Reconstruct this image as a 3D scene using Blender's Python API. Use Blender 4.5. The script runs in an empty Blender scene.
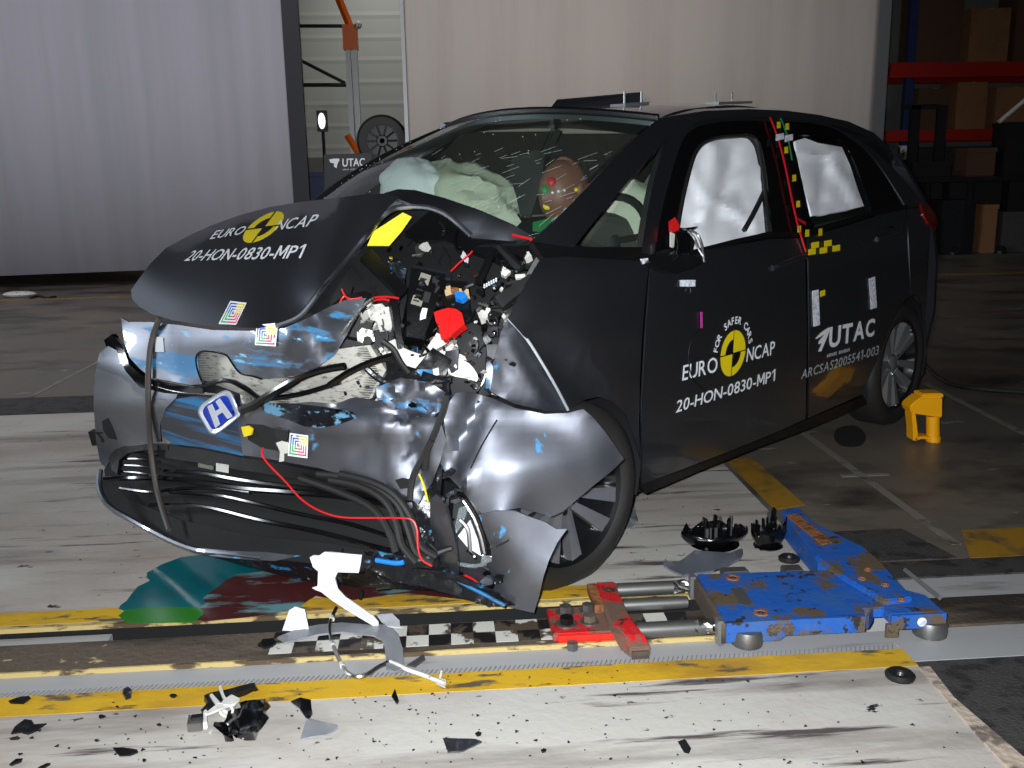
import bpy, bmesh, math, random
import numpy as np
from mathutils import Vector, noise as mnoise
random.seed(7)
SC = bpy.context.scene
COL = SC.collection
R = math.radians

# ------------------------------------------------------------------ camera
F = 972.3
PITCH, ROLL, CAMH, TH = .2218, -.0183, 1.285, R(4.1)
def rotz(a):
    c, s = math.cos(a), math.sin(a)
    return np.array([[c, -s, 0], [s, c, 0], [0, 0, 1.]])
_f = np.array([0, math.cos(PITCH), -math.sin(PITCH)]); _r = np.array([1., 0, 0]); _u = np.cross(_r, _f)
CR = rotz(-TH) @ (math.cos(ROLL) * _r + math.sin(ROLL) * _u)
CU = rotz(-TH) @ (-math.sin(ROLL) * _r + math.cos(ROLL) * _u)
CF = rotz(-TH) @ _f
CO = np.array([0, 0, CAMH])
cam = bpy.data.objects.new('camera', bpy.data.cameras.new('camera'))
COL.objects.link(cam)
from mathutils import Matrix
mw = Matrix.Identity(4)
for i in range(3):
    mw[i][0], mw[i][1], mw[i][2], mw[i][3] = CR[i], CU[i], -CF[i], CO[i]
cam.matrix_world = mw
cam.data.sensor_width = 36; cam.data.lens = F * 36 / 1024
cam.data.clip_start = .05; cam.data.clip_end = 100
SC.camera = cam

# ------------------------------------------------------------------ light
wd = bpy.data.worlds.new('hall_air'); SC.world = wd; wd.use_nodes = True
wd.node_tree.nodes['Background'].inputs[0].default_value = (.75, .85, 1, 1)
wd.node_tree.nodes['Background'].inputs[1].default_value = .012
def light(name, kind, loc, power, size=.1, aim=None, color=(1, 1, 1), sy=None, spread=None):
    l = bpy.data.lights.new(name, kind); l.energy = power; l.color = color
    if kind == 'AREA':
        l.size = size
        if sy: l.shape = 'RECTANGLE'; l.size_y = sy
        if spread: l.spread = spread
    else: l.shadow_soft_size = size
    o = bpy.data.objects.new(name, l); COL.objects.link(o); o.location = loc
    if aim is not None:
        o.rotation_euler = (Vector(aim) - Vector(loc)).to_track_quat('-Z', 'Y').to_euler()
    return o
fl = CO + .035 * CU - .05 * CR
light('camera_flash', 'AREA', fl, 150, .035, fl + CF + .02 * CU, (.93, .97, 1))
light('hall_lamp_left', 'AREA', (-4.4, 3.6, 6.9), 104, 1.4, (-3.6, 11.3, 1.4), (.95, .94, 1), sy=.5, spread=R(110))
light('hall_lamp_right', 'AREA', (1.6, 3.2, 6.9), 32, 1.4, (1.9, 11.5, 1.9), (1, .955, .92), sy=.5, spread=R(58))
light('back_wall_fill', 'AREA', (-.7, 14.4, 6.2), 60, .8, (-.7, 15.9, .6), (.98, 1, .95), sy=.3, spread=R(80))  # fill light added to brighten the back wall between the screens
light('hall_flood_left', 'AREA', (-8.5, 4.6, 2.6), 330, 3.2, (-.8, 3.0, .6), (.86, .93, 1), sy=.9)
SC.view_settings.view_transform = 'Standard'; SC.view_settings.look = 'None'
SC.view_settings.exposure = 0; SC.view_settings.gamma = 1
SC.view_settings.use_curve_mapping = False

# ------------------------------------------------------------------ picking real positions
CARP = rotz(-TH) @ np.array([-.4402, 3.3646, 0]); CARYAW = 3.9438 - TH
RC = rotz(CARYAW)
def ray(u, v): return CF + (u - 512) / F * CR - (v - 384) / F * CU
def G(u, v, z=0.):
    d = ray(u, v); return CO + d * (z - CAMH) / d[2]
def AY(u, v, Y):
    d = ray(u, v); return CO + d * Y / d[1]
_oc = RC.T @ (CO - CARP)
def K(u, v, ax, val):
    d = RC.T @ ray(u, v); return _oc + d * (val - _oc[ax]) / d[ax]
def KT(u, v, t): return _oc + RC.T @ ray(u, v) * t
def tof(P): return float((RC.T @ CF) @ (np.asarray(P) - _oc))
def W2C(P): return RC.T @ (np.asarray(P) - CARP)
ZS = [.1, .2, .3, .45, .6, .75, .9, .98, 1.03, 1.2, 1.35, 1.45, 1.5]
YS = [.755, .775, .81, .838, .848, .85, .838, .822, .79, .70, .62, .555, .50]
def sideY(x, z):
    y = float(np.interp(z, ZS, YS))
    if x > -.2: y -= .2 * (x + .2) ** 2
    if x < -2.2: y -= .16 * (x + 2.2) ** 2
    return y
def S(u, v, d=0.):
    y = .8
    for _ in range(14):
        P = K(u, v, 1, y + d); y = .45 * y + .55 * sideY(P[0], P[2])
    return P
class TPS:
    """smooth depth through given picks: (u, v, car axis, value)"""
    def __init__(s, ctrl, off=0.):
        s.off = off
        uv = np.array([[c[0], c[1]] for c in ctrl], float) / 100
        t = np.array([1 / tof(K(c[0], c[1], c[2], c[3])) for c in ctrl])
        n = len(ctrl); A = np.zeros((n + 3, n + 3))
        A[:n, :n] = s.k(uv[:, None] - uv[None]) + 1e-4 * np.eye(n)
        A[:n, n] = 1; A[:n, n + 1:] = uv; A[n:, :n] = A[:n, n:].T
        s.w = np.linalg.solve(A, np.concatenate([t, [0, 0, 0]])); s.uv = uv
    @staticmethod
    def k(d):
        r2 = (d ** 2).sum(-1) + 1e-9; return .5 * r2 * np.log(r2)
    def __call__(s, u, v, d=0.):
        q = np.array([u, v]) / 100; n = len(s.uv)
        it = s.w[:n] @ s.k(q - s.uv) + s.w[n] + s.w[n + 1:] @ q
        return KT(u, v, 1 / it - s.off - d)
def const_z(z): return lambda u, v, d=0.: G(u, v, z + d)

# ------------------------------------------------------------------ materials
def C(r, g, b):
    f = lambda c: (c / 255 / 12.92) if c / 255 <= .04045 else ((c / 255 + .055) / 1.055) ** 2.4
    return (f(r), f(g), f(b), 1)
def mat(name, col, rough=.5, metal=0., coat=0., bump=0., bscale=60., spec=.5):
    m = bpy.data.materials.new(name); m.use_nodes = True
    b = m.node_tree.nodes['Principled BSDF']
    b.inputs['Base Color'].default_value = col; b.inputs['Roughness'].default_value = rough
    b.inputs['Metallic'].default_value = metal; b.inputs['Coat Weight'].default_value = coat
    b.inputs['Specular IOR Level'].default_value = spec
    b.inputs['Coat Roughness'].default_value = .06
    if bump:
        nt = m.node_tree; n = nt.nodes.new('ShaderNodeTexNoise'); n.inputs['Scale'].default_value = bscale
        n.inputs['Detail'].default_value = 4
        tc = nt.nodes.new('ShaderNodeTexCoord'); nt.links.new(tc.outputs['Object'], n.inputs['Vector'])
        bp = nt.nodes.new('ShaderNodeBump'); bp.inputs['Strength'].default_value = bump; bp.inputs['Distance'].default_value = .01
        nt.links.new(n.outputs['Fac'], bp.inputs['Height']); nt.links.new(bp.outputs['Normal'], b.inputs['Normal'])
    return m
def wear(m, col, scale=8., lo=.55, hi=.6, stretch=(1, 1, 1), seed=0., detail=6, rough=None, metal=None, rot=0.):
    """worn or stained patches of another colour, with a shape of their own"""
    nt = m.node_tree; b = nt.nodes['Principled BSDF']; L = nt.links.new
    tc = nt.nodes.new('ShaderNodeTexCoord'); mp = nt.nodes.new('ShaderNodeMapping')
    mp.inputs['Scale'].default_value = stretch; mp.inputs['Location'].default_value = (seed, seed * 1.7, seed * .6)
    mp.inputs['Rotation'].default_value = (0, 0, rot)
    n = nt.nodes.new('ShaderNodeTexNoise'); n.inputs['Scale'].default_value = scale; n.inputs['Detail'].default_value = detail
    n.inputs['Roughness'].default_value = .62
    mr = nt.nodes.new('ShaderNodeMapRange'); mr.inputs['From Min'].default_value = lo; mr.inputs['From Max'].default_value = hi
    L(tc.outputs['Object'], mp.inputs['Vector']); L(mp.outputs['Vector'], n.inputs['Vector']); L(n.outputs['Fac'], mr.inputs['Value'])
    def mixin(sock, val, kind):
        x = nt.nodes.new('ShaderNodeMix'); x.data_type = kind
        A, Bk, out = (6, 7, 2) if kind == 'RGBA' else (2, 3, 0)
        L(mr.outputs['Result'], x.inputs[0])
        if sock.is_linked: L(sock.links[0].from_socket, x.inputs[A])
        else: x.inputs[A].default_value = sock.default_value
        x.inputs[Bk].default_value = val
        L(x.outputs[out], sock)
    mixin(b.inputs['Base Color'], col, 'RGBA')
    if rough is not None: mixin(b.inputs['Roughness'], rough, 'FLOAT')
    if metal is not None: mixin(b.inputs['Metallic'], metal, 'FLOAT')
    return m
M = {}
M['white_floor'] = mat('white floor paint', C(190, 186, 179), .55, bump=.15, bscale=40)
wear(M['white_floor'], C(158, 143, 134), 1.1, .42, .68, (.6, 1, 1), 3)
wear(M['white_floor'], C(112, 102, 96), 3.2, .52, .72, (.22, 1.8, 1), 11)
wear(M['white_floor'], C(84, 76, 76), 7, .60, .66, (.14, 1.7, 1), 5)
wear(M['white_floor'], C(40, 38, 42), 24, .675, .69, (.6, 1, 1), 1)
M['dark_floor'] = mat('dark concrete floor', C(104, 98, 91), .42, bump=.1, bscale=30)
wear(M['dark_floor'], C(122, 110, 96), 1.3, .45, .7, (1, 1, 1), 2, rough=.55)
wear(M['dark_floor'], C(62, 58, 55), 2.2, .50, .68, (.6, 1, 1), 9, rough=.33)
wear(M['dark_floor'], C(150, 142, 132), 9, .66, .69, (.5, 1.2, 1), 4)
M['asphalt'] = mat('dark asphalt', C(64, 61, 60), .7, bump=.5, bscale=160)
wear(M['asphalt'], C(40, 38, 38), 14, .5, .6, seed=2)
M['yellow_paint'] = mat('yellow floor paint', C(206, 164, 34), .55, bump=.15, bscale=50)
wear(M['yellow_paint'], C(176, 134, 40), 5, .45, .62, (.4, 1, 1), 4)
wear(M['yellow_paint'], C(92, 82, 64), 16, .575, .64, (.35, 1, 1), 8)
M['old_yellow'] = mat('faded ochre floor paint', C(158, 118, 34), .55)
wear(M['old_yellow'], C(92, 78, 56), 6, .5, .66, seed=8)
M['line_paint'] = mat('faded white line paint', C(128, 122, 112), .6)
wear(M['line_paint'], C(76, 71, 66), 9, .54, .66, seed=5)
M['ledge'] = mat('light grey steel ledge', C(165, 165, 166), .5, .0)
wear(M['ledge'], C(120, 114, 108), 7, .6, .72, (.3, 2, 1), 6)
M['rust_rail'] = mat('grimy rail steel', C(96, 84, 72), .7, .1, bump=.5, bscale=50)
wear(M['rust_rail'], C(52, 45, 40), 5, .45, .6, (.3, 1, 1), 3)
wear(M['rust_rail'], C(182, 168, 128), 13, .645, .665, (.6, 1, 1), 9)
M['rail_edge'] = mat('chipped cream paint on steel', C(190, 168, 110), .6)
wear(M['rail_edge'], C(84, 68, 50), 20, .5, .56, (.4, 1, 1), 3)
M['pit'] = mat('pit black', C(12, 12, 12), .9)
M['curtain_cool'] = mat('pale grey lilac screen fabric', C(172, 169, 178), .8, bump=.05, bscale=4)
wear(M['curtain_cool'], C(163, 161, 168), 1.2, .45, .65, (3, 3, .12), 3)
M['curtain_warm'] = mat('pale warm grey screen fabric', C(180, 172, 166), .8)
wear(M['curtain_warm'], C(170, 161, 155), 1.0, .45, .65, (2, 2, .15), 5)
M['steel_dark'] = mat('dark steel', C(44, 44, 48), .45, .5)
M['steel'] = mat('brushed steel', C(165, 163, 158), .32, 1, bump=.1, bscale=80)
M['steel_dull'] = mat('dull grey steel', C(125, 124, 122), .45, .8)
M['galv'] = mat('galvanised steel', C(150, 152, 155), .4, .7)
M['wall_panel'] = mat('grey wall cladding', C(118, 118, 114), .6)
M['wall_dark'] = mat('dim concrete wall', C(70, 68, 66), .8)
M['ceiling'] = mat('hall ceiling', C(50, 50, 52), .9)
M['orange'] = mat('orange paint', C(214, 96, 24), .45)
M['rack_red'] = mat('red rack paint', C(160, 32, 22), .45)
M['rack_blue'] = mat('blue rack paint', C(32, 48, 92), .5)
M['carton'] = mat('brown cardboard', C(140, 100, 66), .8)
wear(M['carton'], C(118, 82, 52), 3, .5, .7)
M['carton_dark'] = mat('dark brown cardboard', C(84, 58, 40), .8)
M['black_panel'] = mat('black board', C(34, 35, 40), .45)
M['white_print'] = mat('white print', C(232, 234, 238), .5)
M['yellow_print'] = mat('yellow print', C(230, 206, 20), .45)
M['black_print'] = mat('black print', C(8, 8, 9), .5)
M['grey_print'] = mat('grey print', C(170, 172, 178), .5)
M['black_plastic'] = mat('black plastic', C(15, 15, 16), .38, bump=.1, bscale=120)
M['gloss_black'] = mat('gloss black plastic', C(12, 12, 14), .14)
M['rubber'] = mat('tyre rubber', C(34, 32, 31), .62)
M['dark_rubber'] = mat('black rubber', C(26, 25, 25), .55)
M['strap'] = mat('grey brown rubber strap', C(66, 61, 57), .6)
M['white_plastic'] = mat('white plastic', C(208, 210, 216), .45)
M['dirty_white'] = mat('dirty white plastic', C(205, 203, 196), .5)
wear(M['dirty_white'], C(90, 86, 80), 30, .6, .66, seed=3)
M['clear'] = mat('frosted clear plastic', C(172, 174, 180), .22)
M['clear'].node_tree.nodes['Principled BSDF'].inputs['Transmission Weight'].default_value = .45
M['red_plastic'] = mat('red plastic', C(214, 30, 30), .35)
M['blue_plastic'] = mat('bright blue plastic', C(34, 126, 214), .4)
M['tan_plastic'] = mat('tan plastic', C(214, 180, 136), .5)
M['yellow_sticker'] = mat('yellow sticker', C(240, 222, 56), .4)
M['chock_yellow'] = mat('yellow plastic', C(240, 168, 8), .42)
M['alu'] = mat('cast aluminium', C(150, 148, 140), .42, .9, bump=.3, bscale=90)
wear(M['alu'], C(70, 68, 64), 30, .55, .66, seed=2)
M['chrome'] = mat('chrome', C(225, 230, 238), .12, 1)
M['rim_silver'] = mat('machined rim silver', C(200, 200, 202), .3, .85)
M['rim_black'] = mat('black wheel paint', C(22, 22, 24), .3, .2)
M['red_wire'] = mat('red wire', C(210, 26, 30), .4)
M['blue_deck'] = mat('blue sled paint', C(34, 92, 178), .45, bump=.2, bscale=50)
wear(M['blue_deck'], C(70, 104, 150), 5, .5, .75, seed=8)
wear(M['blue_deck'], C(98, 84, 66), 7, .525, .575, seed=3)
wear(M['blue_deck'], C(52, 46, 42), 20, .60, .63, seed=1)
M['red_worn'] = mat('worn red paint', C(200, 30, 34), .45, bump=.25, bscale=60)
wear(M['red_worn'], C(112, 88, 76), 9, .47, .53, seed=4)
wear(M['red_worn'], C(60, 50, 44), 18, .58, .63, seed=1)
M['red_fresh'] = mat('bright red paint', C(226, 40, 26), .4)
M['rust'] = mat('orange rust', C(146, 92, 52), .8, bump=.6, bscale=90)
wear(M['rust'], C(92, 56, 34), 22, .5, .6)
M['fluid_teal'] = mat('teal coolant', C(8, 96, 104), .2)
wear(M['fluid_teal'], C(10, 74, 84), 3, .45, .7)
M['fluid_green'] = mat('green coolant over yellow paint', C(38, 116, 30), .25)
M['fluid_red'] = mat('dark red fluid', C(74, 34, 34), .25)
wear(M['fluid_red'], C(98, 140, 144), 5, .52, .6, (.5, 1.6, 1), 2, rot=.5)
M['glass_shard'] = mat('clear glass', C(205, 218, 222), .08)
M['glass_shard'].node_tree.nodes['Principled BSDF'].inputs['Transmission Weight'].default_value = .8

def thin_glass(name, tint, ior=1.45, rough=.01, haze=0.):
    m = bpy.data.materials.new(name); m.use_nodes = True; nt = m.node_tree; nt.nodes.clear(); L = nt.links.new
    o = nt.nodes.new('ShaderNodeOutputMaterial'); t = nt.nodes.new('ShaderNodeBsdfTransparent'); g = nt.nodes.new('ShaderNodeBsdfGlossy')
    t.inputs[0].default_value = tint; g.inputs['Roughness'].default_value = rough
    fr = nt.nodes.new('ShaderNodeFresnel'); ge = nt.nodes.new('ShaderNodeNewGeometry')
    mi = nt.nodes.new('ShaderNodeMix'); mi.inputs[2].default_value = ior; mi.inputs[3].default_value = 1 / ior   # same reflectance from both faces of the pane
    L(ge.outputs['Backfacing'], mi.inputs[0]); L(mi.outputs[0], fr.inputs[0])
    x = nt.nodes.new('ShaderNodeMixShader'); L(fr.outputs[0], x.inputs[0]); L(t.outputs[0], x.inputs[1]); L(g.outputs[0], x.inputs[2])
    src = x
    if haze:
        d = nt.nodes.new('ShaderNodeBsdfDiffuse'); d.inputs[0].default_value = C(150, 165, 155)
        y = nt.nodes.new('ShaderNodeMixShader'); y.inputs[0].default_value = haze
        L(x.outputs[0], y.inputs[1]); L(d.outputs[0], y.inputs[2]); src = y
    L(src.outputs[0], o.inputs['Surface']); return m
M['windscreen'] = thin_glass('greenish windscreen glass', (.72, .80, .75, 1), haze=.035)
M['dark_glass'] = thin_glass('dark far side glass', (.10, .10, .09, 1))
M['badge_chrome'] = mat('bright badge chrome', C(228, 234, 244), .3, .55, 1)
M['grey_trim'] = mat('grey plastic trim', C(112, 116, 126), .3, .2)
M['serration'] = mat('worn tread edge', C(132, 130, 128), .6)
M['side_glass'] = thin_glass('tinted side glass', (.35, .36, .33, 1), haze=.02)
def paint(name, col=(74, 76, 82), rough=.36, coat=1.):
    m = mat(name, C(*col), rough, 1., coat)
    return m
M['paint'] = paint('dark grey metallic car paint', (112, 115, 123), .44)
M['paint_scuff'] = paint('grey car paint scuffed with blue', (116, 119, 128), .46, .6)
wear(M['paint_scuff'], C(52, 120, 168), 9, .54, .62, (1.4, .3, 2.2), 3, rough=.5, metal=.1)
wear(M['paint_scuff'], C(120, 190, 226), 22, .64, .68, (1, .4, 2), 6, rough=.5, metal=.1)
M['paint_scuff_light'] = paint('grey car paint with a few blue scuffs', (124, 127, 136), .5, .35)
wear(M['paint_scuff_light'], C(64, 142, 196), 8, .62, .66, (1.4, .8, .8), 13, rough=.5, metal=.1)
M['smear'] = paint('dark paint heavily scratched with pale blue', (60, 62, 68), .4, .6)
wear(M['smear'], C(86, 134, 164), 16, .52, .56, (1, .6, 1.8), 4, rough=.5, metal=.1)
wear(M['smear'], C(24, 26, 30), 22, .56, .6, seed=9)
M['plate_scuff'] = mat('grey plate rubbed with blue paint', C(58, 58, 64), .4, .3)
wear(M['plate_scuff'], C(40, 118, 172), 7, .44, .56, (1, .12, 4.5), 2, rough=.5)
M['crumple'] = mat('scuffed black plastic with blue smears', C(26, 27, 30), .28, .1, bump=.4, bscale=35)
wear(M['crumple'], C(52, 132, 186), 13, .62, .66, (1, .5, 1.4), 2)
wear(M['crumple'], C(150, 152, 156), 40, .66, .7, seed=7)
M['radiator'] = mat('radiator fins', C(196, 193, 184), .45, .5)
wear(M['radiator'], C(118, 114, 106), 60, .54, .66, (1, .5, 2), 3)
M['airbag'] = mat('white airbag cloth', C(240, 242, 248), .8, bump=.1, bscale=200)
M['airbag_cream'] = mat('cream airbag cloth', C(206, 208, 190), .8, bump=.2, bscale=90)
M['trim_dark'] = mat('dark interior trim', C(17, 17, 19), .7)
M['dummy'] = mat('brown dummy vinyl', C(128, 82, 68), .5)
M['red_lens'] = mat('red lamp lens', C(150, 22, 22), .15)
M['retro'] = mat('silver reflective tape', C(238, 240, 248), .4)
wear(M['retro'], C(190, 196, 214), 60, .5, .55)
M['tape_red'] = mat('red tape', C(190, 20, 34), .5)
M['green_paint'] = mat('green grease paint', C(30, 130, 70), .5)
M['pink'] = mat('magenta tape', C(190, 60, 150), .5)
M['tgt_blue'] = mat('target blue', C(30, 84, 190), .5)
M['tgt_green'] = mat('target green', C(50, 160, 80), .5)
M['tgt_red'] = mat('target red', C(222, 50, 90), .5)
M['crack'] = mat('white crack glint', C(205, 215, 212), .3)
M['blue_enamel'] = mat('blue badge enamel', C(22, 56, 170), .25, .2, 1)

# ------------------------------------------------------------------ mesh helpers
class B:
    def __init__(s): s.v = []; s.f = []; s.mi = []; s.cur = 0
    def add(s, vs, fs):
        o = len(s.v); s.v += [tuple(map(float, p)) for p in vs]; s.f += [tuple(i + o for i in f) for f in fs]; s.mi += [s.cur] * len(fs); return s
    def box(s, c, size, rot=None, bev=0):
        hx, hy, hz = [q / 2 for q in size]; P = []
        for x in (-hx, hx):
            for y in (-hy, hy):
                for z in (-hz, hz): P.append(Vector((x, y, z)))
        if rot is not None: P = [rot @ p for p in P]
        c = Vector(c)
        return s.add([p + c for p in P], [(0, 1, 3, 2), (4, 6, 7, 5), (0, 4, 5, 1), (2, 3, 7, 6), (0, 2, 6, 4), (1, 5, 7, 3)])
    def bx(s, x0, x1, y0, y1, z0, z1): return s.box(((x0 + x1) / 2, (y0 + y1) / 2, (z0 + z1) / 2), (x1 - x0, y1 - y0, z1 - z0))
    def prism(s, pts, ext):
        """closed outline (3D points) pushed along ext"""
        n = len(pts); e = np.asarray(ext, float); a = [np.asarray(p, float) for p in pts]
        return s.add(a + [p + e for p in a], [tuple(range(n))[::-1], tuple(range(n, 2 * n))] + [(i, (i + 1) % n, n + (i + 1) % n, n + i) for i in range(n)])
    def tube(s, path, r, n=8, cap=True):
        P = [Vector(p) for p in path]; m = len(P); rr = r if hasattr(r, '__len__') else [r] * m
        vs = []; up = Vector((0, 0, 1)); last = None
        for i in range(m):
            t = (P[min(i + 1, m - 1)] - P[max(i - 1, 0)]).normalized()
            if last is None: a = t.cross(up if abs(t.z) < .9 else Vector((1, 0, 0))).normalized()
            else: a = (last - t * last.dot(t)).normalized()
            last = a; b = t.cross(a)
            for k in range(n):
                w = 2 * math.pi * k / n; vs.append(P[i] + (a * math.cos(w) + b * math.sin(w)) * rr[i])
        fs = [(i * n + k, i * n + (k + 1) % n, (i + 1) * n + (k + 1) % n, (i + 1) * n + k) for i in range(m - 1) for k in range(n)]
        if cap: fs += [tuple(range(n))[::-1], tuple((m - 1) * n + k for k in range(n))]
        return s.add(vs, fs)
    def cyl(s, a, b, r, n=16, r2=None): return s.tube([a, b], [r, r if r2 is None else r2], n)
    def lathe(s, prof, n=32, c=(0, 0, 0), axis='y', a0=0, a1=2 * math.pi):
        """prof: (axial, radius)"""
        full = abs(a1 - a0 - 2 * math.pi) < 1e-6; m = n if full else n + 1; vs = []
        for k in range(m):
            w = a0 + (a1 - a0) * k / n
            for h, r in prof:
                x, z = r * math.cos(w), r * math.sin(w)
                vs.append((c[0] + x, c[1] + h, c[2] + z) if axis == 'y' else (c[0] + x, c[1] + z, c[2] + h))
        q = len(prof)
        return s.add(vs, [(k * q + j, k * q + j + 1, ((k + 1) % m) * q + j + 1, ((k + 1) % m) * q + j) for k in range(n) for j in range(q - 1)])
    def ball(s, c, r, n=16, m=10, sq=1.):
        rx, ry, rz = r if hasattr(r, '__len__') else (r, r, r); vs = []
        for i in range(m + 1):
            p = math.pi * i / m - math.pi / 2
            for k in range(n):
                w = 2 * math.pi * k / n
                vs.append((c[0] + rx * math.cos(p) * math.cos(w), c[1] + ry * math.cos(p) * math.sin(w), c[2] + rz * math.sin(p)))
        return s.add(vs, [(i * n + k, i * n + (k + 1) % n, (i + 1) * n + (k + 1) % n, (i + 1) * n + k) for i in range(m) for k in range(n)])
    def grid(s, rows):
        m = len(rows); n = len(rows[0])
        return s.add([p for r_ in rows for p in r_], [(i * n + j, i * n + j + 1, (i + 1) * n + j + 1, (i + 1) * n + j) for i in range(m - 1) for j in range(n - 1)])
def link(name, me, parent=None):
    o = bpy.data.objects.new(name, me); COL.objects.link(o)
    if parent: o.parent = parent
    return o
def mk(name, b, m, parent=None, smooth=False, loc=None, bevel=0, fix=True):
    me = bpy.data.meshes.new(name); me.from_pydata(b.v, [], b.f)
    bm = bmesh.new(); bm.from_mesh(me); bmesh.ops.remove_doubles(bm, verts=bm.verts, dist=1e-5)
    if fix: bmesh.ops.recalc_face_normals(bm, faces=bm.faces)
    if bevel:
        es = [e for e in bm.edges if len(e.link_faces) == 2 and e.calc_face_angle(0) > .6]
        try: bmesh.ops.bevel(bm, geom=es, offset=bevel, segments=2, affect='EDGES', clamp_overlap=True)
        except Exception: pass
    bm.to_mesh(me); bm.free(); me.update()
    for q in (m if isinstance(m, list) else [m]): me.materials.append(q)
    if isinstance(m, list) and len(b.mi) == len(me.polygons): me.polygons.foreach_set('material_index', b.mi)
    if smooth:
        me.polygons.foreach_set('use_smooth', [True] * len(me.polygons))
        me.set_sharp_from_angle(angle=R(42))
    o = link(name, me, parent)
    if loc is not None: o.location = loc
    return o
def tag(o, label, cat, group=None, kind=None):
    if label: o['label'] = label
    if cat: o['category'] = cat
    if group: o['group'] = group
    if kind: o['kind'] = kind
    return o
def lab(o, t): o['label'] = t; return o
def root(name, loc, label, cat, rz=0, group=None):
    o = bpy.data.objects.new(name, None); COL.objects.link(o); o.location = loc; o.rotation_euler = (0, 0, rz)
    o.empty_display_size = .1
    return tag(o, label, cat, group)
def struct(name, b, m, smooth=False, parent=None, **k):
    o = mk(name, b, m, parent, smooth, **k)
    if parent is None: o['kind'] = 'structure'
    return o
def catmull(p, n=4, closed=False):
    p = [np.asarray(q, float) for q in p]; m = len(p); out = []
    for i in range(m if closed else m - 1):
        if closed: a, b_, c, d = p[i - 1], p[i], p[(i + 1) % m], p[(i + 2) % m]
        else: a, b_, c, d = p[max(i - 1, 0)], p[i], p[i + 1], p[min(i + 2, m - 1)]
        for k in range(n):
            t = k / n
            out.append(.5 * ((2 * b_) + (c - a) * t + (2 * a - 5 * b_ + 4 * c - d) * t * t + (3 * b_ - a - 3 * c + d) * t ** 3))
    if not closed: out.append(p[-1])
    return out
PS = {}
def thicken(o, t, off=-1):
    s = o.modifiers.new('thickness', 'SOLIDIFY'); s.thickness = t; s.offset = off
    e = o.modifiers.new('crisp rim', 'EDGE_SPLIT'); e.split_angle = R(55)
def panel(name, px, surf, m, parent, thick=.004, step=14, sm=0, dent=0, dscale=6., seed=0, d=0., creases=(), holes=()):
    """sheet cut to an outline of picks, bent to a surface, with thickness"""
    o2 = catmull(px, sm, True) if sm else px
    bm = bmesh.new(); vs = [bm.verts.new((q[0], q[1], 0)) for q in o2]; bm.faces.new(vs)
    us = [q[0] for q in o2]; vv = [q[1] for q in o2]
    if step:
        for axis, lo, hi in ((0, min(us), max(us)), (1, min(vv), max(vv))):
            k = lo + step * .37
            while k < hi:
                co = (k, 0, 0) if axis == 0 else (0, k, 0); no = (1, 0, 0) if axis == 0 else (0, 1, 0)
                bmesh.ops.bisect_plane(bm, geom=bm.verts[:] + bm.edges[:] + bm.faces[:], plane_co=co, plane_no=no, dist=.05)
                k += step
    bmesh.ops.triangulate(bm, faces=[f for f in bm.faces if len(f.verts) > 4])
    bm.normal_update()
    def own(u_, v_, e=0.):
        dd = d + e
        if dent:
            dd += dent * mnoise.fractal(Vector((u_ / 100 * dscale, v_ / 100 * dscale, seed)), .9, 2.0, 3)
        for (a, b_, w, h) in creases:      # ridge line a-b, width w px, height h m
            A, D = np.array(a, float), np.array(b_, float) - np.array(a, float)
            q = np.array([u_, v_]) - A; t = min(1, max(0, (q @ D) / (D @ D))); r_ = np.linalg.norm(q - t * D)
            dd += h * max(0, 1 - r_ / w)
        return surf(u_, v_, dd)
    for v in bm.verts: v.co = Vector(own(v.co.x, v.co.y))
    for f in bm.faces: f.normal_update()
    tot = sum((f.normal * f.calc_area() for f in bm.faces), Vector())
    c = sum((v.co for v in bm.verts), Vector()) / len(bm.verts)
    eye = Vector(CO if parent is None else _oc)
    if tot.dot(eye - c) < 0: bmesh.ops.reverse_faces(bm, faces=bm.faces)
    me = bpy.data.meshes.new(name); bm.to_mesh(me); bm.free(); me.materials.append(m)
    me.polygons.foreach_set('use_smooth', [True] * len(me.polygons))
    o = link(name, me, parent); PS[o.name] = own
    if thick:
        thicken(o, thick)
        me.set_sharp_from_angle(angle=R(50))
    return o
def strand(name, px, surf, r, m, parent, n=6, sm=3, d=0., jit=0):
    pts = [surf(q[0], q[1], d + (q[2] if len(q) > 2 else 0)) for q in (px if not sm else px)]
    if sm: pts = catmull(pts, sm)
    return mk(name, B().tube(pts, r, n), m, parent, True)
def homog(quad):
    """unit square (bl, br, tr, tl) -> picks"""
    A = []; b = []
    for (x, y), (u, v) in zip([(0, 0), (1, 0), (1, 1), (0, 1)], quad):
        A += [[x, y, 1, 0, 0, 0, -u * x, -u * y], [0, 0, 0, x, y, 1, -v * x, -v * y]]; b += [u, v]
    h = np.linalg.solve(np.array(A, float), np.array(b, float))
    def fn(x, y):
        w = h[6] * x + h[7] * y + 1; return ((h[0] * x + h[1] * y + h[2]) / w, (h[3] * x + h[4] * y + h[5]) / w)
    return fn
def text_mesh(s, bold=.012, res=3):
    cu = bpy.data.curves.new('lettering', 'FONT'); cu.body = s; cu.offset = bold; cu.resolution_u = res
    o = bpy.data.objects.new('lettering', cu); COL.objects.link(o)
    bpy.context.view_layer.update()
    me = bpy.data.meshes.new_from_object(o.evaluated_get(bpy.context.evaluated_depsgraph_get()))
    bpy.data.objects.remove(o); bpy.data.curves.remove(cu)
    v = np.array([p.co[:2] for p in me.vertices]); f = [tuple(p.vertices) for p in me.polygons]
    bpy.data.meshes.remove(me); return v, f
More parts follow.
